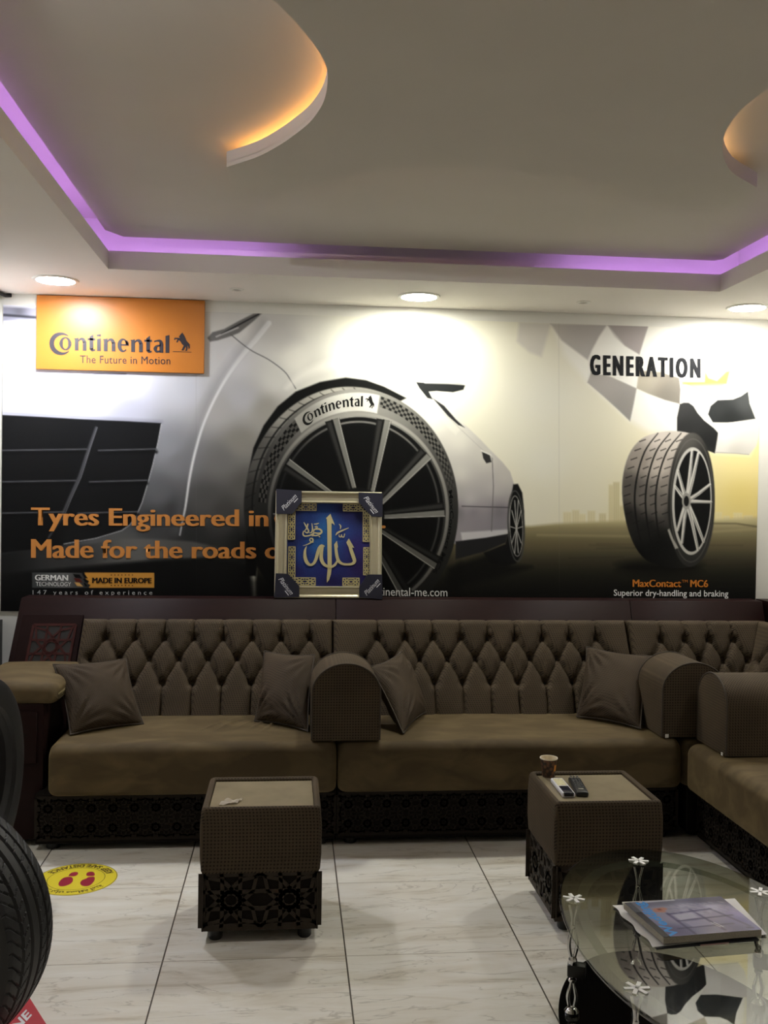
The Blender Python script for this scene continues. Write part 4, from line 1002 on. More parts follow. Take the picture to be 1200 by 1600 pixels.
# middle sofa
def swirl(x, y): return .0016*math.sin(9*x + 5*y + 2*math.sin(7*y)) 
t = thing('sofa', 'longest brown button-back sofa section, between the two front-facing armrest bolsters', 'sofa', (.98, 4.45, 0), group='brown sofa sections along the walls')
SOFA_M = t
part('back_board', board(BM(), .2365, 1.7865), M_WOOD, t, 'dark wooden back board with shelf')
part('base', box(BM(), .2165, 1.757, 4.165, 4.72, .03, .245, .004, 1), M_HOLE, t)
part('carved_panel', lattice(BM(), .224, 1.749, .055, .225, 18, 2, lambda u, v, d: Vector((u, 4.166 - d*1.6, v)), .0068, .003, .022), M_CARVE, t, 'dark fretwork panel')
part('seat_cushion', cushion(BM(), .2185, 1.762, 4.118, 4.70, .243, .460, .045, 110, swirl, .008, 50), M_VELVET, t, 'plain olive velvet seat cushion', ang=1.3)
r1 = [(.441 + .1415*k, z2s(.815)) for k in range(9)]; r2 = [(.371 + .1415*k, z2s(.716)) for k in range(10)]; r3 = [(.441 + .1415*k, z2s(.600)) for k in range(9)]
tufted(t, 'back', .2165, 1.765, [r1, r2, r3], ub1=1.735)
feet(t, [(.28, 4.22), (1.70, 4.22), (.28, 4.66), (1.70, 4.66)])

# corner section
t = thing('sofa', 'brown corner sofa section with short button back in the right corner of the room', 'sofa', (2.2, 4.6, 0), group='brown sofa sections along the walls')
part('back_board', board(BM(), 1.7895, 2.518), M_WOOD, t, 'dark wooden back board with shelf')
bm = BM(); g = lambda z: 2.545 + (z - 1.0)*.37
hexa(bm, [(g(.1), 4.20, .1), (2.645, 4.20, .1), (2.645, 5.03, .1), (g(.1)+.33, 5.03, .1), (g(1), 4.20, 1), (2.645, 4.20, 1), (2.645, 5.03, 1), (g(1), 5.03, 1)])
bmesh.ops.recalc_face_normals(bm, faces=bm.faces[:])
part('side_board', bm, M_WOOD, t, 'dark wooden board along the right wall')
part('base', box(BM(), 1.80, 2.36, 4.165, 4.72, .03, .245, .004, 1), M_HOLE, t)
part('seat_cushion', cushion(BM(), 1.770, 2.38, 4.135, 4.70, .243, .455, .045, 50, None, .006, 40), M_VELVET, t, 'plain olive velvet seat cushion', ang=1.3)
r1 = [(1.916 + .130*k, z2s(.808)) for k in range(4)]; r2 = [(1.852 + .130*k, z2s(.705)) for k in range(5)]; r3 = [(1.916 + .130*k, z2s(.600)) for k in range(4)]
tufted(t, 'back', 1.768, 2.31, [r1, r2, r3], ua1=1.740, ub1=2.478)
r1 = [(4.62 - .137*k, z2s(.808)) for k in range(3)]; r2 = [(4.69 - .137*k, z2s(.705)) for k in range(4)]; r3 = [(4.62 - .137*k, z2s(.600)) for k in range(3)]
tufted(t, 'right', 4.20, 4.672, [r1, r2, r3], 'short return of the backrest along the right wall', ub1=4.842)
feet(t, [(1.86, 4.24), (2.30, 4.24), (1.86, 4.66), (2.30, 4.66)])

# right sofa, facing left
t = thing('sofa', 'brown sofa section along the right wall behind the glass table, cut by the picture edge', 'sofa', (2.2, 3.2, 0), group='brown sofa sections along the walls')
bm = BM()
hexa(bm, [(g(.1), 2.25, .1), (2.645, 2.25, .1), (2.645, 4.195, .1), (g(.1), 4.195, .1), (g(1), 2.25, 1), (2.645, 2.25, 1), (2.645, 4.195, 1), (g(1), 4.195, 1)])
part('back_board', bm, M_WOOD, t, 'dark wooden back board with shelf')
part('base', box(BM(), 1.828, 2.40, 2.27, 4.105, .03, .250, .004, 1), M_HOLE, t)
part('carved_panel', lattice(BM(), 2.29, 4.095, .055, .232, 20, 2, lambda u, v, d: Vector((1.829 - d*1.6, u, v)), .0075, .0035, .020), M_CARVE, t, 'dark fretwork panel')
part('seat_cushion', swap_xy(cushion(BM(), 2.26, 4.112, 1.765, 2.38, .248, .455, .045, 90, None, .006, 40)), M_VELVET, t, 'plain olive velvet seat cushion', ang=1.3)
r1 = [(2.45 + .1415*k, z2s(.815)) for k in range(12)]; r2 = [(2.38 + .1415*k, z2s(.716)) for k in range(13)]; r3 = [(2.45 + .1415*k, z2s(.600)) for k in range(12)]
tufted(t, 'right', 2.26, 4.195, [r1, r2, r3])
feet(t, [(1.89, 2.34), (1.89, 4.04), (2.34, 2.34), (2.34, 4.04)])

# armrest bolsters standing on the seats
def bolster(label, c, rz, w=.30, ln=.31, h=.335, zb=.466):
    t = thing('armrest_bolster', label, 'armrest', (c[0], c[1], zb), rz, group='arched armrest bolsters on the sofas')
    k = h*.62; out = [(-w/2, 0), (-w/2, k*.5)] + [(-w/2*math.cos(a), k + (h-k)*math.sin(a)) for a in np.linspace(0, PI, 25)] + [(w/2, k*.5), (w/2, 0)]
    bm = BM(); rings = []
    for y, ins in ((0, .010), (.004, .003), (.012, 0), (ln*.5, 0), (ln-.012, 0), (ln-.004, .003), (ln, .010)):
        rings.append([bm.verts.new((x*(1 - 2*ins/w), y, z*(1 - ins/h) + (.001 if z < .01 else 0))) for x, z in out])
    n = len(out)
    for A, B in zip(rings, rings[1:]):
        for i in range(n): bm.faces.new((A[i], A[(i+1) % n], B[(i+1) % n], B[i]))
    bm.faces.new(rings[0][::-1]); bm.faces.new(rings[-1]); bmesh.ops.recalc_face_normals(bm, faces=bm.faces[:])
    obj('body', bm, M_WAFFLE, t, ang=.6)
    for y in (.004, ln-.004):
        o = obj('piping', tube(BM(), [(x*.985, y, z*.99 + .003) for x, z in out], .0042, 6), M_PIPE, t)
    return t
bolster('brown arched armrest bolster in the middle, on the seam between the left and longest sofas', (.250, 4.142), 0)
b = bolster('brown arched armrest bolster facing forward beside the right-hand pillow', (1.822, 4.150), 0)
obj('care_tag', box(BM(), -.135, -.120, -.006, -.003, 0.0, .016), M_TRIM, b)['label'] = 'small white tag'
b = bolster('brown arched armrest bolster facing left, on the sofa section along the right wall', (1.825, 3.985), -PI/2, w=.29, ln=.36, h=.325, zb=.462)
obj('care_tag', box(BM(), .115, .130, -.006, -.003, 0.0, .012), M_TRIM, b)['label'] = 'small white tag'

# pillows
def pillow(label, BL, BR, TR, TL, th=.12, seed=1, folds=4):
    BL, BR, TR, TL = map(Vector, (BL, BR, TR, TL))
    c = (BL + BR + TR + TL)/4; nrm = ((BR - BL).cross(TL - BL)).normalized()
    r = np.random.RandomState(seed)
    t = thing('throw_pillow', label, 'pillow', (c.x, c.y, min(BL.z, BR.z)), group='brown throw pillows on the sofas')
    N = 40
    fl = [(r.rand()*PI, 14 + 10*r.rand(), r.rand()*6, r.randint(4)) for _ in range(folds)]
    def P(u, v, side):
        a, b = 2*u - 1, 2*v - 1
        e = 1 - .075*(1 - b*b)*abs(a)**3; f = 1 - .075*(1 - a*a)*abs(b)**3
        uu, vv = .5 + a*e*.5, .5 + b*f*.5
        q = (BL*(1-uu) + BR*uu)*(1-vv) + (TL*(1-uu) + TR*uu)*vv
        prof = max(0, 1 - abs(a)**2.6)**.62*max(0, 1 - abs(b)**2.6)**.62
        w = 0
        for an, fq, ph, cn in fl:
            cx, cy = ((-1, -1), (1, -1), (1, 1), (-1, 1))[cn]
            d = math.hypot(a - cx, b - cy); ang = math.atan2(b - cy, a - cx)
            w += .0052*math.sin(ang*fq + ph + 2*d)*math.exp(-((d - .55)/.35)**2)
        w += .002*math.sin(5*a + 3*b*b + seed)*math.cos(4*b - a + seed)
        return q + nrm*side*(th*.5*prof + w*prof*1.5)
    bm = BM(); F, B = [], []
    for i in range(N+1):
        F.append([bm.verts.new(P(i/N, j/N, 1)) for j in range(N+1)])
        B.append([F[i][j] if i in (0, N) or j in (0, N) else bm.verts.new(P(i/N, j/N, -1)) for j in range(N+1)])
    for i in range(N):
        for j in range(N):
            bm.faces.new((F[i][j], F[i+1][j], F[i+1][j+1], F[i][j+1])); bm.faces.new((B[i][j], B[i][j+1], B[i+1][j+1], B[i+1][j]))
    bmesh.ops.recalc_face_normals(bm, faces=bm.faces[:])
    part('cover', bm, M_WAFFLE_P, t, ang=1.5)
    ed = [P(i/N, 0, 0) for i in range(N)] + [P(1, j/N, 0) for j in range(N)] + [P(1-i/N, 1, 0) for i in range(N)] + [P(0, 1-j/N, 0) for j in range(N+1)]
    part('piping', tube(BM(), ed, .0038, 6, cap=False), M_PIPE, t)
    return t
pillow('brown square throw pillow against the wooden storage arm, leftmost of the pillows', at(110, 1148, z=.470), at(224, 1131, z=.470), at(197, 1029, y=4.66), at(83, 1038, y=4.44), .13, 3, 5)
pillow('brown square throw pillow leaning on the left side of the middle armrest bolster', at(398, 1127, z=.470), at(481, 1143, z=.470), at(492, 1023, y=4.56), at(413, 1017, y=4.70), .12, 5, 5)
pillow('brown throw pillow turned almost edge-on against the right side of the middle armrest bolster', at(630, 1146, z=.470), at(666, 1112, z=.472), at(628, 1018, y=4.68), at(578, 1042, y=4.50), .12, 8, 7)
pillow('brown square throw pillow at the right end of the longest sofa', at(901, 1120, z=.470), at(1001, 1139, z=.470), at(1017, 1025, y=4.56), at(917, 1010, y=4.74), .13, 11, 5)
# ------------------------------------------------------------------ ottoman tables
M_TOP = mat('stone coloured glass inset', (142, 131, 108), 0.2, spec=0.6, noise=0.05, nscale=9)
M_CARVE2 = wood('dark fretwork wood', (62, 54, 46), (52, 46, 39), 0.5)
def ottoman(label, x0, x1, y0, y1):
    t = thing('ottoman_table', label, 'ottoman', ((x0+x1)/2, (y0+y1)/2, 0), group='cube ottoman tables')
    hx, hy = (x1-x0)/2, (y1-y0)/2
    # upholstered upper box: outer skin with rounded edges and a sunk top
    bm = BM(); n = 8
    def ring(ix, z, r):
        P = []
        for sx, sy, a0 in ((1, 1, 0), (-1, 1, PI/2), (-1, -1, PI), (1, -1, 3*PI/2)):
            for k in range(n):
                a = a0 + PI/2*k/(n-1); P.append((sx*(hx-ix-r) + r*math.cos(a), sy*(hy-ix-r) + r*math.sin(a), z))
        return [bm.verts.new(p) for p in P]
    prof = [(.030, .238, .006), (.004, .238, .012), (0, .246, .014), (-.004, .30, .016), (-.004, .40, .016), (0, .452, .016), (.004, .461, .015), (.010, .465, .013), (.017, .464, .010), (.022, .459, .008), (.023, .445, .007)]
    R = [ring(*p) for p in prof]
    for A, B in zip(R, R[1:]):
        for k in range(len(A)): bm.faces.new((A[k], A[(k+1) % len(A)], B[(k+1) % len(A)], B[k]))
    bm.faces.new(R[0][::-1]); bm.faces.new(R[-1])
    obj('upholstered_box', bm, M_WAFFLE, t)
    obj('top_inset', box(BM(), -hx+.0235, hx-.0235, -hy+.0235, hy-.0235, .4455, .4525, .0015, 1), M_TOP, t)['label'] = 'stone coloured glass inset'
    b = obj('base', box(BM(), -hx+.010, hx-.010, -hy+.010, hy-.010, .052, .2375, .002, 1), M_HOLE, t)
    for k in range(4):
        f = [lambda u, v, d: Vector((u, -hy+.010-d, v)), lambda u, v, d: Vector((hx-.010+d, u*hy/hx, v)), lambda u, v, d: Vector((-u, hy-.010+d, v)), lambda u, v, d: Vector((-hx+.010-d, -u*hy/hx, v))][k]
        l = lattice(BM(), -hx+.005, hx-.005, .052, .2375, 2, 1, f, .0135, .004, .024)
        obj('carved_panel', l, M_CARVE2, t)['label'] = 'dark fretwork panel'
    for sx in (-1, 1):
        for sy in (-1, 1): obj('foot', lathe(BM(), [(0, 0), (.020, 0), (.024, .006), (.025, .052), (0, .052)], (sx*(hx-.05), sy*(hy-.045), 0), 20), M_FOOT, t)
    return t
ottoman('brown waffle-cloth ottoman table with bare top and paper scrap, left of the two', -.290, .116, 3.275, 3.640)
ottoman('brown waffle-cloth ottoman table carrying the paper cup and remotes, behind the glass table', .940, 1.330, 3.275, 3.665)
ZT = .4526
# scrap of paper on the left one
c = at(360, 1255, z=ZT)
bm = BM()
def scrap(u, v):
    a, b = u - .5, v - .5
    return Vector((c.x + a*.062 + b*.02, c.y + b*.045 + a*.012, ZT + .001 + .008*abs(math.sin(3*a + 5*b)) + .004*math.sin(9*u)*v))
gridmesh(bm, 12, 10, scrap); bmesh.ops.solidify(bm, geom=bm.faces[:], thickness=.0008)
tag(obj('paper_scrap', bm, mat('white tissue paper', (215, 205, 190), 0.8)), 'crumpled white scrap of paper on the bare left ottoman table', 'paper scrap')

# paper cup
def cup_mat():
    m, nt, p = new_mat('coffee bean print')
    tc = nt.nodes.new('ShaderNodeTexCoord'); v = nt.nodes.new('ShaderNodeTexVoronoi'); v.inputs['Scale'].default_value = 70
    nt.links.new(tc.outputs['Object'], v.inputs['Vector'])
    r = nt.nodes.new('ShaderNodeValToRGB'); e = r.color_ramp.elements
    e[0].position = .25; e[0].color = L4(112, 76, 48); e[1].position = .62; e[1].color = L4(46, 30, 20)
    nt.links.new(v.outputs['Distance'], r.inputs[0]); nt.links.new(r.outputs[0], p.inputs['Base Color']); p.inputs['Roughness'].default_value = .5
    return m
c = at(857, 1213, z=ZT)
t = thing('paper_cup', 'paper coffee cup with dark bean print on the right ottoman table', 'cup', (c.x, c.y, ZT))
obj('sleeve', lathe(BM(), [(0, .001), (.0235, .001), (.0240, 0), (.0325, .0705), (.0315, .0705), (.0232, .006), (0, .006)], n=40), cup_mat(), t)
o = obj('rim', lathe(BM(), [(.0316, .069), (.0332, .0690), (.0348, .0715), (.0340, .0745), (.0322, .0740), (.0312, .0700)], n=40, close=True), mat('cream paper', (235, 226, 205), .6), t); o['label'] = 'cream rim'
obj('lining', lathe(BM(), [(0, .0062), (.0228, .0062), (.0310, .0722), (.0314, .0722), (.0314, .070)], n=40), mat('cream paper lining', (226, 214, 188), .7), t)['label'] = 'cream lining'
bm = BM()
gridmesh(bm, 6, 4, lambda u, v: Vector(((.0268 + (.030 + .023*v - .030)*.36)*math.cos(-1.05 + .55*u), (.0268 + (.023*v)*.36)*math.sin(-1.05 + .55*u), .021 + .024*v + .004)))
for v in bm.verts:
    r = .0240 + (.0085)*v.co.z/.0705 + .0004; a = math.atan2(v.co.y, v.co.x); v.co.x, v.co.y = r*math.cos(a), r*math.sin(a)
obj('printed_patch', bm, mat('orange print', (214, 140, 50), .5), t)['label'] = 'orange printed patch'

# remotes
def axis_thing(name, label, cat, pa, pb, z, group=None):
    d = pb - pa; return thing(name, label, cat, ((pa.x+pb.x)/2, (pa.y+pb.y)/2, z), math.atan2(d.y, d.x) - PI/2, group), d.length
pa, pb = at(889, 1241.5, z=ZT+.012), at(869.5, 1217.5, z=ZT+.012)
t, L = axis_thing('remote_control', 'white remote control with dark screen end, between the paper cup and the black remote', 'remote control', pa, pb, ZT)
obj('shell', box(BM(), -.024, .024, -L/2, L/2, 0, .018, .006, 3), mat('white plastic', (222, 222, 230), .35), t)
obj('screen_panel', box(BM(), -.0195, .0195, -L/2-.0006, -L/2+.085, .004, .0186, .003, 2), mat('navy black plastic', (22, 24, 40), .25), t)['label'] = 'dark glossy panel'
obj('face_plate', box(BM(), -.0185, .0185, -L/2+.088, L/2-.012, .010, .0187, .001, 1), mat('cream face plate', (206, 198, 160), .45, noise=.12, nscale=90), t)['label'] = 'cream face plate'
pa, pb = at(910.5, 1240.5, z=ZT+.012), at(897, 1216.5, z=ZT+.012)
t, L = axis_thing('remote_control', 'black remote control with rows of keys, to the right of the white remote', 'remote control', pa, pb, ZT)
obj('shell', box(BM(), -.023, .023, -L/2, L/2, 0, .019, .007, 3), mat('black plastic', (24, 24, 26), .35), t)
M_KEY = mat('dark grey rubber key', (66, 66, 68), .5)
for i in range(7):
    for j in range(3): obj('key', box(BM(), -.016 + j*.012, -.0085 + j*.012, -L/2 + .055 + i*.022, -L/2 + .068 + i*.022, .0185, .0208, .0008, 1), M_KEY, t)
obj('badge', box(BM(), -.009, .009, -L/2 + .036, -L/2 + .043, .0186, .0196), mat('silver badge', (206, 200, 182), .3), t)['label'] = 'small silver badge'

# ------------------------------------------------------------------ glass coffee table
M_GLASS = glass_mat('clear table glass', (212, 214, 205), 0.10)
M_EDGE = glass_mat('frosted glass band', (222, 226, 220), 0.02, 0.05)
M_BLACKGLASS = mat('black shelf glass', (6, 6, 7), 0.06, spec=0.3)
M_SILVER = mat('bright satin silver', (246, 246, 244), .45)
M_CHROME = mat('chrome', (214, 214, 216), 0.08, metal=1.0)
TZ = .385; TK = (1.534 - TZ)/(1.534 - .452); TD = TZ - .452      # height of the top
ZM = lambda z: 1.534 - (1.534 - z)*TK
SHELF_Z = ZM(.136)
TC = (1.043*TK, 2.275*TK); TA, TB, TN, TR_ = .338*TK, .588*TK, 2.1, -.035
def oval(k, n=120):
    P = []
    for i in range(n):
        a = 2*PI*i/n; c, s = math.cos(a), math.sin(a)
        x, y = TA*k*math.copysign(abs(c)**(2/TN), c), TB*k*math.copysign(abs(s)**(2/TN), s)
        P.append((x*math.cos(TR_) - y*math.sin(TR_), x*math.sin(TR_) + y*math.cos(TR_)))
    return P
t = thing('coffee_table', 'oval clear glass coffee table on chrome legs with black lower shelf', 'coffee table', (TC[0], TC[1], 0))
TABLE_Z = TZ
bm = BM(); n = 120
R = []
for k, z in ((.985, .4425), (.997, .4432), (1.0, .4455), (1.0, .449), (.997, .4513), (.985, .452)):
    R.append([bm.verts.new((x, y, z)) for x, y in oval(k)])
for r_ in R:
    for v in r_: v.co.z += TD
for A, B in zip(R, R[1:]):
    for i in range(n): bm.faces.new((A[i], A[(i+1) % n], B[(i+1) % n], B[i]))
bm.faces.new(R[0][::-1]); bm.faces.new(R[-1])
obj('glass_top', bm, M_GLASS, t, sm=False)
bm = BM(); A = [bm.verts.new((x, y, .4418+TD)) for x, y in oval(.80)]; B = [bm.verts.new((x, y, .4418+TD)) for x, y in oval(.875)]
A2 = [bm.verts.new((x, y, .4424+TD)) for x, y in oval(.80)]; B2 = [bm.verts.new((x, y, .4424+TD)) for x, y in oval(.875)]
for i in range(n):
    j = (i+1) % n; bm.faces.new((A[i], B[i], B[j], A[j])[::-1]); bm.faces.new((A2[i], B2[i], B2[j], A2[j])); bm.faces.new((A[i], A[j], A2[j], A2[i])); bm.faces.new((B[i], B2[i], B2[j], B[j]))
obj('frosted_band', bm, M_EDGE, t)['label'] = 'frosted band under the glass edge'
obj('lower_shelf', prism(BM(), oval(.99), SHELF_Z-.008, SHELF_Z), M_BLACKGLASS, t)['label'] = 'black glass shelf'
for lx, ly in ((.776, 2.513), (1.050, 2.765), (1.308, 2.523), (.776, 2.038), (1.308, 2.038), (1.036, 1.785)):
    x, y = lx*TK - TC[0], ly*TK - TC[1]; o = Vector((x, y, 0)); ang = math.atan2(y, x)
    lg = BM()
    for s in (0, PI):      # two strands that open into long loops
        for z0, z1, ws, rs in ((TZ-.018, ZM(.292), (.013, .007, .003, .003, .008, .0125, .011, .004), (.0042, .0040, .0036, .004, .0052, .006, .0058, .005)), (ZM(.232), ZM(.152), (.003, .004, .009, .0125, .010, .006), (.0038, .004, .0052, .0056, .005, .0045))):
            Q = np.linspace(0, 1, 26); W_l = np.interp(Q, np.linspace(0, 1, len(ws)), ws); R_l = np.interp(Q, np.linspace(0, 1, len(rs)), rs)
            W_l = np.convolve(np.pad(W_l, 2, mode='edge'), np.ones(5)/5, 'valid')
            tube(lg, [o + Vector((w*math.cos(s + .35*q - .3), w*math.sin(s + .35*q - .3), z0 + (z1 - z0)*q)) for q, w in zip(Q, W_l)], list(R_l), 10)
    lathe(lg, [(0, -.015), (.011, -.013), (.013, -.005), (.013, .005), (.008, .013), (0, .015)], o + Vector((0, 0, ZM(.283))), 16)
    lathe(lg, [(0, -.008), (.008, -.007), (.012, -.002), (.012, .003), (.006, .008), (.005, .032), (0, .033)], o + Vector((0, 0, ZM(.230))), 16); lathe(lg, [(0, -.007), (.006, -.005), (.0075, 0), (.006, .005), (0, .007)], o + Vector((0, 0, ZM(.375))), 14)
    lathe(lg, [(0, .0002), (.021, .0002), (.022, .010), (.017, .016), (.010, .022), (0, .024)], o + Vector((0, 0, SHELF_Z)), 20)
    leg = obj('leg', lg, M_CHROME, t); leg['label'] = 'twisted chrome leg'
    b = BM(); box(b, -.026, .026, -.017, .017, ZM(.240), ZM(.274), .004, 2)
    bmesh.ops.rotate(b, verts=b.verts[:], cent=(0, 0, 0), matrix=Matrix.Rotation(-.35, 3, 'Z')); bmesh.ops.translate(b, verts=b.verts[:], vec=o + Vector((.012, 0, 0)))
    subpart('block', b, M_DARK, leg)
    b = BM()
    for k in range(6):     # star shaped fixing under the glass
        a = ang + k*PI/3 + .3; u = Vector((math.cos(a), math.sin(a), 0)); v = Vector((-u.y, u.x, 0)); z0, z1 = TZ-.014, TZ+.0022
        hexa(b, [o + u*.004 - v*.004 + Vector((0, 0, z0)), o + u*.029 - v*.0045 + Vector((0, 0, z0+.010)), o + u*.029 + v*.0045 + Vector((0, 0, z0+.010)), o + u*.004 + v*.004 + Vector((0, 0, z0)),
                 o + u*.004 - v*.005 + Vector((0, 0, z1)), o + u*.031 - v*.005 + Vector((0, 0, z1)), o + u*.031 + v*.005 + Vector((0, 0, z1)), o + u*.004 + v*.005 + Vector((0, 0, z1))])
    bmesh.ops.recalc_face_normals(b, faces=b.faces[:])
    subpart('fixing', b, M_SILVER, leg)
    subpart('foot', lathe(BM(), [(0, 0), (.020, 0), (.022, .008), (.019, SHELF_Z-.008), (0, SHELF_Z-.008)], o, 18), M_FOOT, leg)

# ------------------------------------------------------------------ magazines on the glass
M_PAGES = mat('page edges', (168, 162, 150), .8, noise=.08, nscale=300)
def paper_block(name, label, cat, corners, z0, th, m, group):
    c = sum((Vector(q) for q in corners), Vector())/4
    t = thing(name, label, cat, (c.x, c.y, z0), group=group)
    P = [(q[0]-c.x, q[1]-c.y) for q in corners]
    bm = BM(); hexa(bm, [(x, y, 0) for x, y in P] + [(x, y, th) for x, y in P]); bmesh.ops.recalc_face_normals(bm, faces=bm.faces[:])
    return t, P, bm
def quadpt(P, u, v):   # P: far-left, far-right, near-right, near-left
    a = np.array(P, float); return (a[0]*(1-u) + a[1]*u)*(1-v) + (a[3]*(1-u) + a[2]*u)*v
GM = 'magazines stacked on the glass table'
z = TABLE_Z + .0002
cs = [at(966, 1421, z=z), at(1120, 1412, z=z), at(1186, 1470, z=z), at(1026, 1484, z=z)]
t, P, bm = paper_block('magazine', 'thin dark-edged magazine at the bottom of the stack on the glass table', 'magazine', cs, z, .004, None, GM)
obj('pages', bm, mat('dark magazine edge', (44, 44, 52), .5), t)
bm = BM(); a, b, c, d = [Vector((*quadpt(P, *q), 0)) for q in ((.42, 1.003), (.70, 1.003), (.70, .99), (.42, .99))]
hexa(bm, [a + Vector((0, 0, .0004)), b + Vector((0, 0, .0004)), c + Vector((0, 0, .0004)), d + Vector((0, 0, .0004)), a + Vector((0, 0, .0036)), b + Vector((0, 0, .0036)), c + Vector((0, 0, .0036)), d + Vector((0, 0, .0036))]); bmesh.ops.recalc_face_normals(bm, faces=bm.faces[:])
obj('spine_print', bm, mat('pink spine print', (190, 150, 150), .5), t)['label'] = 'pale print on the spine'
z += .0042
cs = [at(957, 1415, z=z), at(1148, 1404, z=z), at(1198, 1460, z=z), at(1022, 1480, z=z)]
c0 = sum((Vector(q) for q in cs), Vector())/4
t = thing('paper_sheets', 'white ragged paper sheets sticking out from under the magazines', 'paper', (c0.x, c0.y, z))
PW = [(q.x-c0.x, q.y-c0.y) for q in cs]
bm = BM()
def sheet(u, v):
    q = quadpt(PW, u, v); e = .004*math.sin(v*17) if u < .02 else 0
    return Vector((q[0] + e, q[1], .0006 + .0010*math.sin(PI*u)*math.sin(7*v)**2 if 0 < u < 1 else .0008))
gridmesh(bm, 24, 24, sheet); bmesh.ops.recalc_face_normals(bm, faces=bm.faces[:]); bmesh.ops.solidify(bm, geom=bm.faces[:], thickness=-.0014)
obj('sheets', bm, mat('white paper', (226, 224, 224), .7), t)
z += .0036
cs = [at(972, 1412, z=z), at(1122, 1405, z=z), at(1190, 1460, z=z), at(1036, 1473, z=z)]
t, P, bm = paper_block('magazine', 'pale magazine in the middle of the stack on the glass table', 'magazine', cs, z, .005, None, GM)
obj('pages', bm, mat('pale magazine', (196, 192, 184), .6), t)
z += .0052
cs = [at(975, 1410, z=z+.018), at(1126, 1400, z=z+.018), at(1190, 1452, z=z+.018), at(1037, 1464, z=z+.018)]
t, P, bm = paper_block('magazine', 'thick magazine with violet photo cover and blue title, on top of the stack', 'magazine', cs, z, .0165, None, GM)
obj('pages', bm, M_PAGES, t)
W_, H_ = 200, 150
X, Y = np.meshgrid(np.linspace(0, 200, 201), np.linspace(0, 150, 151))
cv = Canvas(X, Y, (150, 146, 186))
cv.put((slice(None), slice(None)), np.ones(X.shape), field([(20, 10, 120, 118, 150), (80, 10, 132, 132, 150), (150, 8, 96, 96, 130), (195, 20, 90, 90, 130), (60, 40, 150, 148, 168), (110, 35, 178, 176, 198), (160, 45, 190, 186, 222), (195, 80, 150, 144, 200), (120, 70, 170, 165, 196), (180, 110, 120, 114, 172), (60, 80, 150, 146, 176), (100, 110, 130, 126, 160), (40, 130, 96, 92, 130), (160, 140, 92, 88, 140)], 2.6))
cv.poly([(0, 0), (200, 0), (200, 26), (150, 30), (100, 18), (60, 26), (0, 22)], (92, 92, 112), 8, .5)
cv.stroke([(30, 4), (100, 3)], 4, (226, 226, 236), 2, .8)
for a, b in (((58, 62), (150, 52)), ((62, 92), (178, 84)), ((46, 122), (160, 118))): cv.stroke([a, b], 5, (66, 62, 98), 2.0, .7)
for a, b in (((58, 58), (66, 146)), ((110, 48), (130, 140)), ((150, 52), (186, 132))): cv.stroke([a, b], 6, (62, 58, 94), 2.2, .6)
cv.poly([(66, 66), (104, 62), (108, 84), (68, 90)], (196, 194, 216), 2, .7); cv.poly([(72, 98), (116, 94), (120, 116), (76, 120)], (176, 172, 206), 2, .6)
for cx, cy, r in ((48, 40, 7), (60, 38, 6), (53, 47, 6), (44, 46, 5)): cv.ell(cx, cy, r*1.3, r, (184, 122, 104), soft=2, alpha=.85)
cv.ell(52, 40, 4, 4, (96, 60, 56), soft=2, alpha=.7)
for k in range(150):
    a = rng.rand(4); cv.stroke([(70 + 125*a[0], 20 + 50*a[1]), (76 + 125*a[0], 24 + 50*a[1])], 2.0, (206, 204, 226) if a[2] > .5 else (120, 118, 150), 2, .35)
for x in (120, 126): cv.stroke([(x, 108), (x + 8, 128)], 2.2, (226, 226, 240), .8, .9)
cv.stroke([(178, 138), (188, 140)], 5, (60, 56, 80), 2, .7)
cv.poly([(0, 0), (13, 0), (13, 150), (0, 150)], (34, 34, 46), .6); cv.poly([(0, 0), (26, 0), (18, 40), (13, 46), (0, 46)], (112, 116, 124), 3, .6)
G = np.zeros(X.shape + (3,))
q = (np.array(P[0])[None, None]*(1 - X[..., None]/200) + np.array(P[1])[None, None]*(X[..., None]/200))*(1 - Y[..., None]/150) + (np.array(P[3])[None, None]*(1 - X[..., None]/200) + np.array(P[2])[None, None]*(X[..., None]/200))*(Y[..., None]/150)
G[..., :2] = q; G[..., 2] = .0174
v, p = text_polys('Wedding', bold=.03)
w = in_quad(v, (14, 149), (14, 3), (42, 3), (42, 149))
v3 = np.array([(*quadpt(P, a/200, b/150), .0178) for a, b in w])
o = print_mesh('cover', G, cv.C, [(v3, p, (70, 150, 226))], M_PRINT_GLOSS, t); o['label'] = 'glossy violet cover with a blue title'

# ------------------------------------------------------------------ framed calligraphy leaning on the shelf
t = thing('picture_frame', 'gold framed blue picture of golden calligraphy leaning on the sofa shelf against the mural', 'picture frame', (.196, 4.935, 1.0))
fx0, fx1 = -.080, .470; FW = fx1 - fx0; FH = .552
fy0, fy1 = 4.936, 5.006; ft = Vector((0, fy1 - fy0, 0)) + Vector((0, 0, math.sqrt(FH**2 - (fy1-fy0)**2))); ft.normalize(); fn = Vector((0, -ft.z, ft.y))
def FP(u, v, d): return Vector((fx0 + u*FW - .196, 0, .0008)) + ft*(v*FH) + fn*d
def cr(a, b): return ((a - 75 + (b - 60)*.018)/1040.0, (1100 - b)/1040.0)      # layout sheet of the picture
M_GOLD = mat('pale gold moulding', (198, 190, 164), .34, metal=.6); M_GOLD2 = mat('dull gold', (186, 174, 128), .55, metal=.1)
bm = BM()
mw = .112*FW
steps = [(0, 0, .004), (0, .026, .0), (.06, .030, 0), (.14, .030, 0), (.18, .022, 0), (.30, .016, 0), (.55, .020, 0), (.80, .018, 0), (.88, .026, 0), (.95, .026, 0), (1.0, .014, 0), (1.0, .004, 0)]
rings = []
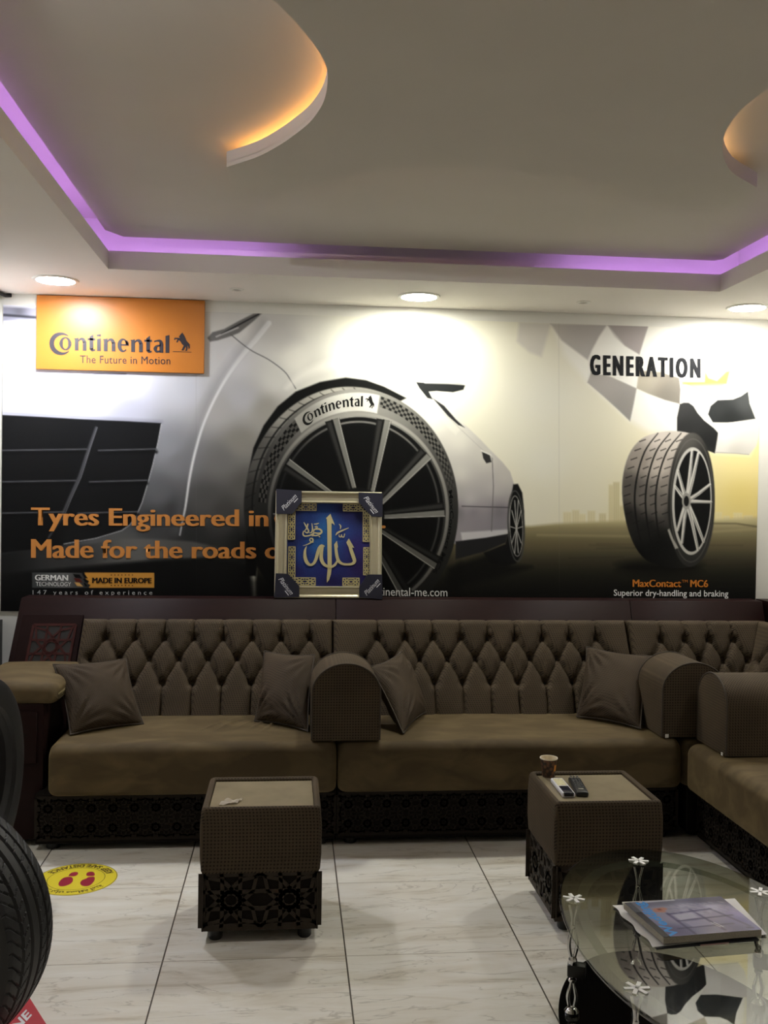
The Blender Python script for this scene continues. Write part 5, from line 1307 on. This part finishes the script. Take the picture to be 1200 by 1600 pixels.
for s, d, _ in steps:
    iu, iv = s*mw/FW, s*mw/FH
    rings.append([bm.verts.new(FP(u, v, d)) for u, v in ((iu, iv), (1-iu, iv), (1-iu, 1-iv), (iu, 1-iv))])
for A, B in zip(rings, rings[1:]):
    for k in range(4): bm.faces.new((A[k], A[(k+1) % 4], B[(k+1) % 4], B[k]))
for k in range(4): bm.faces.new((rings[-1][k], rings[-1][(k+1) % 4], rings[0][(k+1) % 4], rings[0][k]))
bmesh.ops.recalc_face_normals(bm, faces=bm.faces[:])
obj('moulding', bm, M_GOLD, t, ang=.3)['label'] = 'gold moulding'
X, Y = np.meshgrid(np.linspace(180, 1000, 165), np.linspace(170, 990, 165)); cv = Canvas(X, Y, (36, 36, 96))
cv.put((slice(None), slice(None)), np.ones(X.shape), field([(230, 230, 34, 34, 82), (580, 520, 44, 104, 176), (560, 420, 48, 108, 176), (480, 600, 44, 98, 170), (720, 450, 50, 72, 150), (850, 600, 54, 44, 116), (900, 800, 46, 34, 92), (900, 260, 26, 26, 66), (250, 850, 36, 36, 98), (400, 300, 40, 62, 130), (580, 820, 40, 44, 120), (620, 960, 34, 30, 84), (350, 680, 40, 66, 142), (240, 520, 36, 42, 100), (780, 250, 34, 34, 88)], 2.6))
cv.C *= (1 + .16*(rng.rand(*X.shape) - .5))[..., None]
G = np.array([[tuple(FP(*cr(X[i, j], Y[i, j]), .006)) for j in range(X.shape[1])] for i in range(X.shape[0])])
print_mesh('picture', G, np.clip(cv.C*.80 + 3, 0, 255), [], M_PRINT, t)['label'] = 'deep blue printed picture'
# golden writing raised on the picture
R = []
def st(pts, w): R.append(ribbon(catmull(pts, 6), w))
R.append(tri_poly([(563, 320), (606, 277), (650, 388), (622, 368), (617, 372), (615, 800), (606, 870), (588, 922), (566, 950), (566, 900), (574, 820), (574, 400), (571, 330)]))
R.append(tri_poly([(760, 556), (785, 516), (838, 608), (820, 604), (812, 610), (800, 640)])); R.append(tri_poly([(640, 578), (668, 540), (678, 600), (660, 640), (648, 640)]))
st([(792, 575), (806, 630), (826, 690), (838, 738), (815, 764), (770, 770), (724, 766), (690, 745), (672, 712), (662, 660), (656, 600)], [30, 34, 36, 34, 24, 20, 22, 30, 32, 30, 26])
st([(676, 720), (650, 770), (610, 796), (570, 790), (534, 764), (514, 716), (516, 660), (528, 612), (540, 592)], [12, 24, 22, 24, 32, 36, 32, 20, 6])
st([(548, 596), (520, 590), (498, 612), (480, 660), (462, 720), (440, 762), (408, 778), (376, 756), (356, 706), (356, 640), (372, 596)], [6, 26, 34, 34, 30, 26, 22, 34, 34, 22, 4])
st([(336, 592), (372, 582), (404, 566), (432, 546), (430, 524), (410, 520), (404, 540), (424, 556), (440, 556)], [4, 8, 12, 14, 14, 10, 12, 12, 6])
st([(656, 488), (676, 462), (720, 440), (786, 412)], [6, 18, 14, 4]); st([(690, 376), (706, 396), (702, 426)], [4, 14, 6])
st([(690, 478), (692, 498), (708, 502), (714, 480), (718, 500), (736, 502), (744, 472), (746, 486)], [6, 10, 10, 8, 10, 10, 10, 4])
st([(346, 364), (372, 410), (392, 448), (376, 466), (346, 448)], [6, 14, 14, 12, 6]); st([(386, 376), (374, 420), (350, 450)], [12, 12, 6])
st([(424, 372), (430, 430), (420, 462), (396, 466)], [6, 14, 12, 6]); st([(342, 448), (338, 482), (356, 498), (400, 492), (428, 478), (440, 466)], [6, 14, 12, 12, 12, 8])
st([(444, 380), (470, 378), (494, 370)], [6, 12, 5]); st([(452, 410), (470, 402), (478, 412), (462, 420)], 9)
st([(440, 462), (446, 436), (470, 428), (500, 430), (518, 446), (514, 466), (480, 470), (448, 466), (436, 488), (470, 492), (512, 476)], [8, 12, 14, 16, 18, 16, 14, 12, 12, 12, 6])
st([(420, 492), (436, 498)], 8); st([(490, 498), (504, 506)], 9)
bm = BM()
for i, (V, Pp) in enumerate(R):
    vs = [bm.verts.new(FP(*cr(a, b), .0080 + i*.00025)) for a, b in V]
    for f in Pp:
        try: bm.faces.new([vs[k] for k in f])
        except ValueError: pass
bmesh.ops.recalc_face_normals(bm, faces=bm.faces[:]); 
obj('calligraphy', bm, M_GOLD2, t, sm=False)['label'] = 'golden Arabic calligraphy'
for (a0, b0, a1, b1, nu, nv) in ((192, 240, 262, 532, 1, 3), (192, 602, 262, 912, 1, 3), (924, 240, 992, 545, 1, 3), (924, 603, 992, 872, 1, 3), (262, 178, 470, 247, 2, 1), (732, 178, 932, 247, 2, 1), (248, 902, 456, 976, 2, 1), (720, 902, 884, 976, 2, 1)):
    u0, v0 = cr(a0, b1); u1, v1 = cr(a1, b0)
    obj('corner_fretwork', lattice(BM(), u0*FW, u1*FW, v0*FH, v1*FH, nu, nv, lambda u, v, d: FP(u/FW, v/FH, .007 + d), .0032, .0025, .0030), M_GOLD2, t)['label'] = 'gold fretwork'
M_NAVY = mat('navy corner card', (26, 27, 44), .4); M_WHITEINK = mat('white print ink', (214, 214, 220), .6)
for pts, ctr, rot in (([(78, 45), (326, 58), (326, 168), (235, 288), (78, 288)], (203, 172), -47), ([(884, 66), (1122, 72), (1116, 305), (1008, 300), (884, 165)], (1008, 185), 52),
                      ([(72, 864), (190, 868), (298, 985), (298, 1092), (56, 1096)], (172, 985), 52), ([(960, 868), (1104, 868), (1104, 1108), (878, 1092), (878, 990)], (1000, 990), -47)):
    bm = BM(); slab(bm, [cr(*q) for q in pts], lambda u, v, d: FP(u, v, d), .0265, .0325); bmesh.ops.recalc_face_normals(bm, faces=bm.faces[:])
    cp = obj('corner_protector', bm, M_NAVY, t, sm=False); cp['label'] = 'navy card corner with white writing'
    v, p = text_polys('Platinum', shear=.35, bold=-.005)
    a = math.radians(rot); L = 190
    w = [(ctr[0] + (x-.5)*L*math.cos(a) + (y-.5)*46*math.sin(a), ctr[1] + (x-.5)*L*math.sin(a) - (y-.5)*46*math.cos(a)) for x, y in v]
    bar = [(ctr[0] + x*math.cos(a) - y*math.sin(a), ctr[1] + x*math.sin(a) + y*math.cos(a)) for x, y in ((30, 34), (85, 34), (85, 41), (30, 41))]
    V, Pp = merge([(np.array(w), p), (np.array(bar), [(0, 1, 2, 3)])])
    me = bpy.data.meshes.new('lettering'); me.from_pydata([tuple(FP(*cr(*q), .0331)) for q in V], [], Pp); me.update()
    lo = bpy.data.objects.new('lettering', me); COL.objects.link(lo); me.materials.append(M_WHITEINK); lo.parent = cp; lo['label'] = 'white lettering'

# ------------------------------------------------------------------ floor sticker
sc = (-.826, 3.862)
t = thing('floor_sticker', 'round yellow floor sticker with two red footprints and safe distance writing', 'floor sticker', (sc[0], sc[1], 0))
M_YEL = mat('yellow sticker', (222, 204, 50), .45); M_RED = mat('crimson print', (150, 26, 52), .5); M_BRN = mat('brown print', (74, 50, 18), .5)
RS = .158
bm = BM(); lathe(bm, [(0, 0), (RS, 0), (RS, .0009), (0, .0009)], n=96, mi=0)
def flat(bm, pts, z, mi):
    v, p = tri_poly(pts); q = [bm.verts.new((a, b, z)) for a, b in v]
    for f in p: 
        f_ = bm.faces.new([q[i] for i in f]); f_.material_index = mi
def annulus(bm, r0, r1, z, mi, n=96):
    A = [bm.verts.new((r0*math.cos(2*PI*k/n), r0*math.sin(2*PI*k/n), z)) for k in range(n)]; B = [bm.verts.new((r1*math.cos(2*PI*k/n), r1*math.sin(2*PI*k/n), z)) for k in range(n)]
    for k in range(n): bm.faces.new((A[k], B[k], B[(k+1) % n], A[(k+1) % n])).material_index = mi
annulus(bm, .1085, .1105, .0012, 2); annulus(bm, RS-.0035, RS-.0015, .0012, 2)
def fl(l):
    out = []
    for a, b in l:
        q = at(60 + a/8.571, 1330 + b/8.571, z=0); out.append((q.x - sc[0], q.y - sc[1]))
    return out
for l in ([(402, 335), (430, 300), (480, 283), (520, 285), (533, 300), (515, 325), (470, 340), (430, 338)], [(268, 440), (290, 400), (335, 362), (390, 348), (440, 350), (462, 375), (455, 415), (410, 450), (340, 472), (285, 470)],
          [(642, 322), (650, 295), (690, 280), (735, 283), (752, 300), (750, 330), (700, 336), (655, 334)], [(562, 420), (590, 390), (640, 370), (670, 352), (720, 347), (752, 352), (750, 395), (720, 435), (680, 465), (620, 472), (570, 455)]):
    flat(bm, catmull(fl(l), 4, True), .0013, 1)
def ring_text(bm, s, p0, p1, r_in, r_out, inward, mi, **kw):
    v, p = text_polys(s, **kw)
    if len(v) == 0: return
    q = []
    for a, b in v:
        ph = math.radians(p0 + (p1-p0)*a); r = (r_out + (r_in - r_out)*b) if inward else (r_in + (r_out - r_in)*b)
        q.append(bm.verts.new((r*math.cos(ph), r*math.sin(ph), .0013)))
    for f in p:
        try: bm.faces.new([q[i] for i in f]).material_index = mi
        except ValueError: pass
ring_text(bm, 'KEEP SAFE DISTANCE', 22, 152, .116, .146, True, 2, bold=.03)
ring_text(bm, '\uFE94\uFEE8\uFEE3\uFE81 \uFE94\uFED3\uFE8E\uFEB4\uFEE3 \uFEDA\uFEAE\uFE97 \uFE80\uFE8E\uFE9F\uFEAE\uFEDF\uFE8D', -32, -155, .114, .149, False, 2, bold=.03)
obj('disc', bm, [M_YEL, M_RED, M_BRN], t, sm=False)

# ------------------------------------------------------------------ display tyres
M_RUBBER = mat('black tyre rubber', (34, 34, 36), .55, spec=.4, noise=.06, nscale=60)
def tyre_mesh(R=.345, W=.232, ri=.215, n=640):
    """tyre standing up, axle along y"""
    tw = W*.5 - .016
    prof = []
    for k in range(64): 
        w = -tw + 2*tw*k/63; prof.append((R - .010*(abs(w)/tw)**3, w, 1))
    sh = [(R-.016, tw+.010), (R-.030, tw+.0155), (R-.050, W*.5+.001), (R-.075, W*.5+.004), (R-.100, W*.5+.002), (ri+.022, W*.5-.010), (ri+.010, W*.5-.014), (ri, W*.5-.022), (ri-.004, W*.5-.040)]
    prof += [(r, w, 0) for r, w in sh] + [(ri+.03, 0, 0)] + [(r, -w, 0) for r, w in sh[::-1]]
    M_ = len(prof)
    P = np.array(prof); th = np.arange(n)/n*2*PI
    TH = th[:, None]; r = np.tile(P[:, 0], (n, 1)); w = np.tile(P[:, 1], (n, 1)); tr = P[:, 2][None]
    g = np.zeros((n, M_))
    for gw, wd, dp in ((-.062, .0042, .008), (-.022, .0048, .008), (.020, .0048, .008), (.060, .0042, .008)): g += dp*np.exp(-(((w - gw)/wd)**4))
    sip = (np.abs(((TH*64/(2*PI) + w*30*np.sign(w)) % 1) - .5) < .075)*(np.abs(w) > .066)*.006
    sip2 = (np.abs(((TH*64/(2*PI) + w*22) % 1) - .5) < .05)*(np.abs(w) < .058)*(np.abs(w) > .026)*.004
    r = r - np.maximum(g, sip + sip2)*tr
    V = np.stack([r*np.sin(TH), w, r*np.cos(TH)], -1).reshape(-1, 3)
    idx = np.arange(n*M_).reshape(n, M_); a = np.roll(idx, -1, 0)
    q = np.stack([idx, a, np.roll(a, -1, 1), np.roll(idx, -1, 1)], -1).reshape(-1, 4)
    me = bpy.data.meshes.new('tyre'); me.from_pydata(V.tolist(), [], q.tolist()); me.update()
    bm = BM(); bm.from_mesh(me); bmesh.ops.recalc_face_normals(bm, faces=bm.faces[:]); bm.to_mesh(me); bm.free()
    smooth(me, .55); me.materials.append(M_RUBBER); return me
TM_ = tyre_mesh()
def tyre(label, loc, rz):
    o = bpy.data.objects.new('tyre', TM_); COL.objects.link(o); o.location = loc; o.rotation_euler = (0, 0, rz)
    return tag(o, label, 'tyre', 'black display tyres at the left edge')
tyre('black tyre with deep tread standing on the red stand, nearest at the left edge', (-.968, 2.60, .346+.026), -.25)
tyre('black tyre further back at the left edge, beside the wooden storage arm', (-1.075, 3.16, .255+.346), PI/2 - .12)
tag(obj('display_plinth', box(BM(), -1.36, -.98, 2.98, 3.34, 0, .255, .006, 2), M_DARK), 'low black plinth under the further tyre, behind the nearest tyre', 'plinth')
A_, B_ = at(44, 1555, z=.026), at(90, 1628, z=.026)
dv = Vector((A_.x-B_.x, A_.y-B_.y, 0)); nv = Vector((-dv.y, dv.x, 0)).normalized()
if nv.x > 0: nv = -nv
out = [(B_.x, B_.y), (A_.x, A_.y), (A_.x + nv.x*.42, A_.y + nv.y*.42), (B_.x + nv.x*.42 - dv.x*1.0, B_.y + nv.y*.42 - dv.y*1.0), (B_.x - dv.x*1.0, B_.y - dv.y*1.0)]
bm = BM(); prism(bm, out, 0, .0255)
v, p = text_polys('NE', bold=.03)
w = in_quad(v, (17, 1602), (41, 1577), (50, 1586), (27, 1612))
q = [bm.verts.new(tuple(at(a, b, z=.0262))) for a, b in w]
for f in p: bm.faces.new([q[i] for i in f]).material_index = 1
tag(obj('tyre_stand', bm, [mat('red stand', (176, 30, 44), .4), M_WHITEINK], sm=False), 'flat red tyre stand with white letters at the bottom left corner', 'tyre stand')
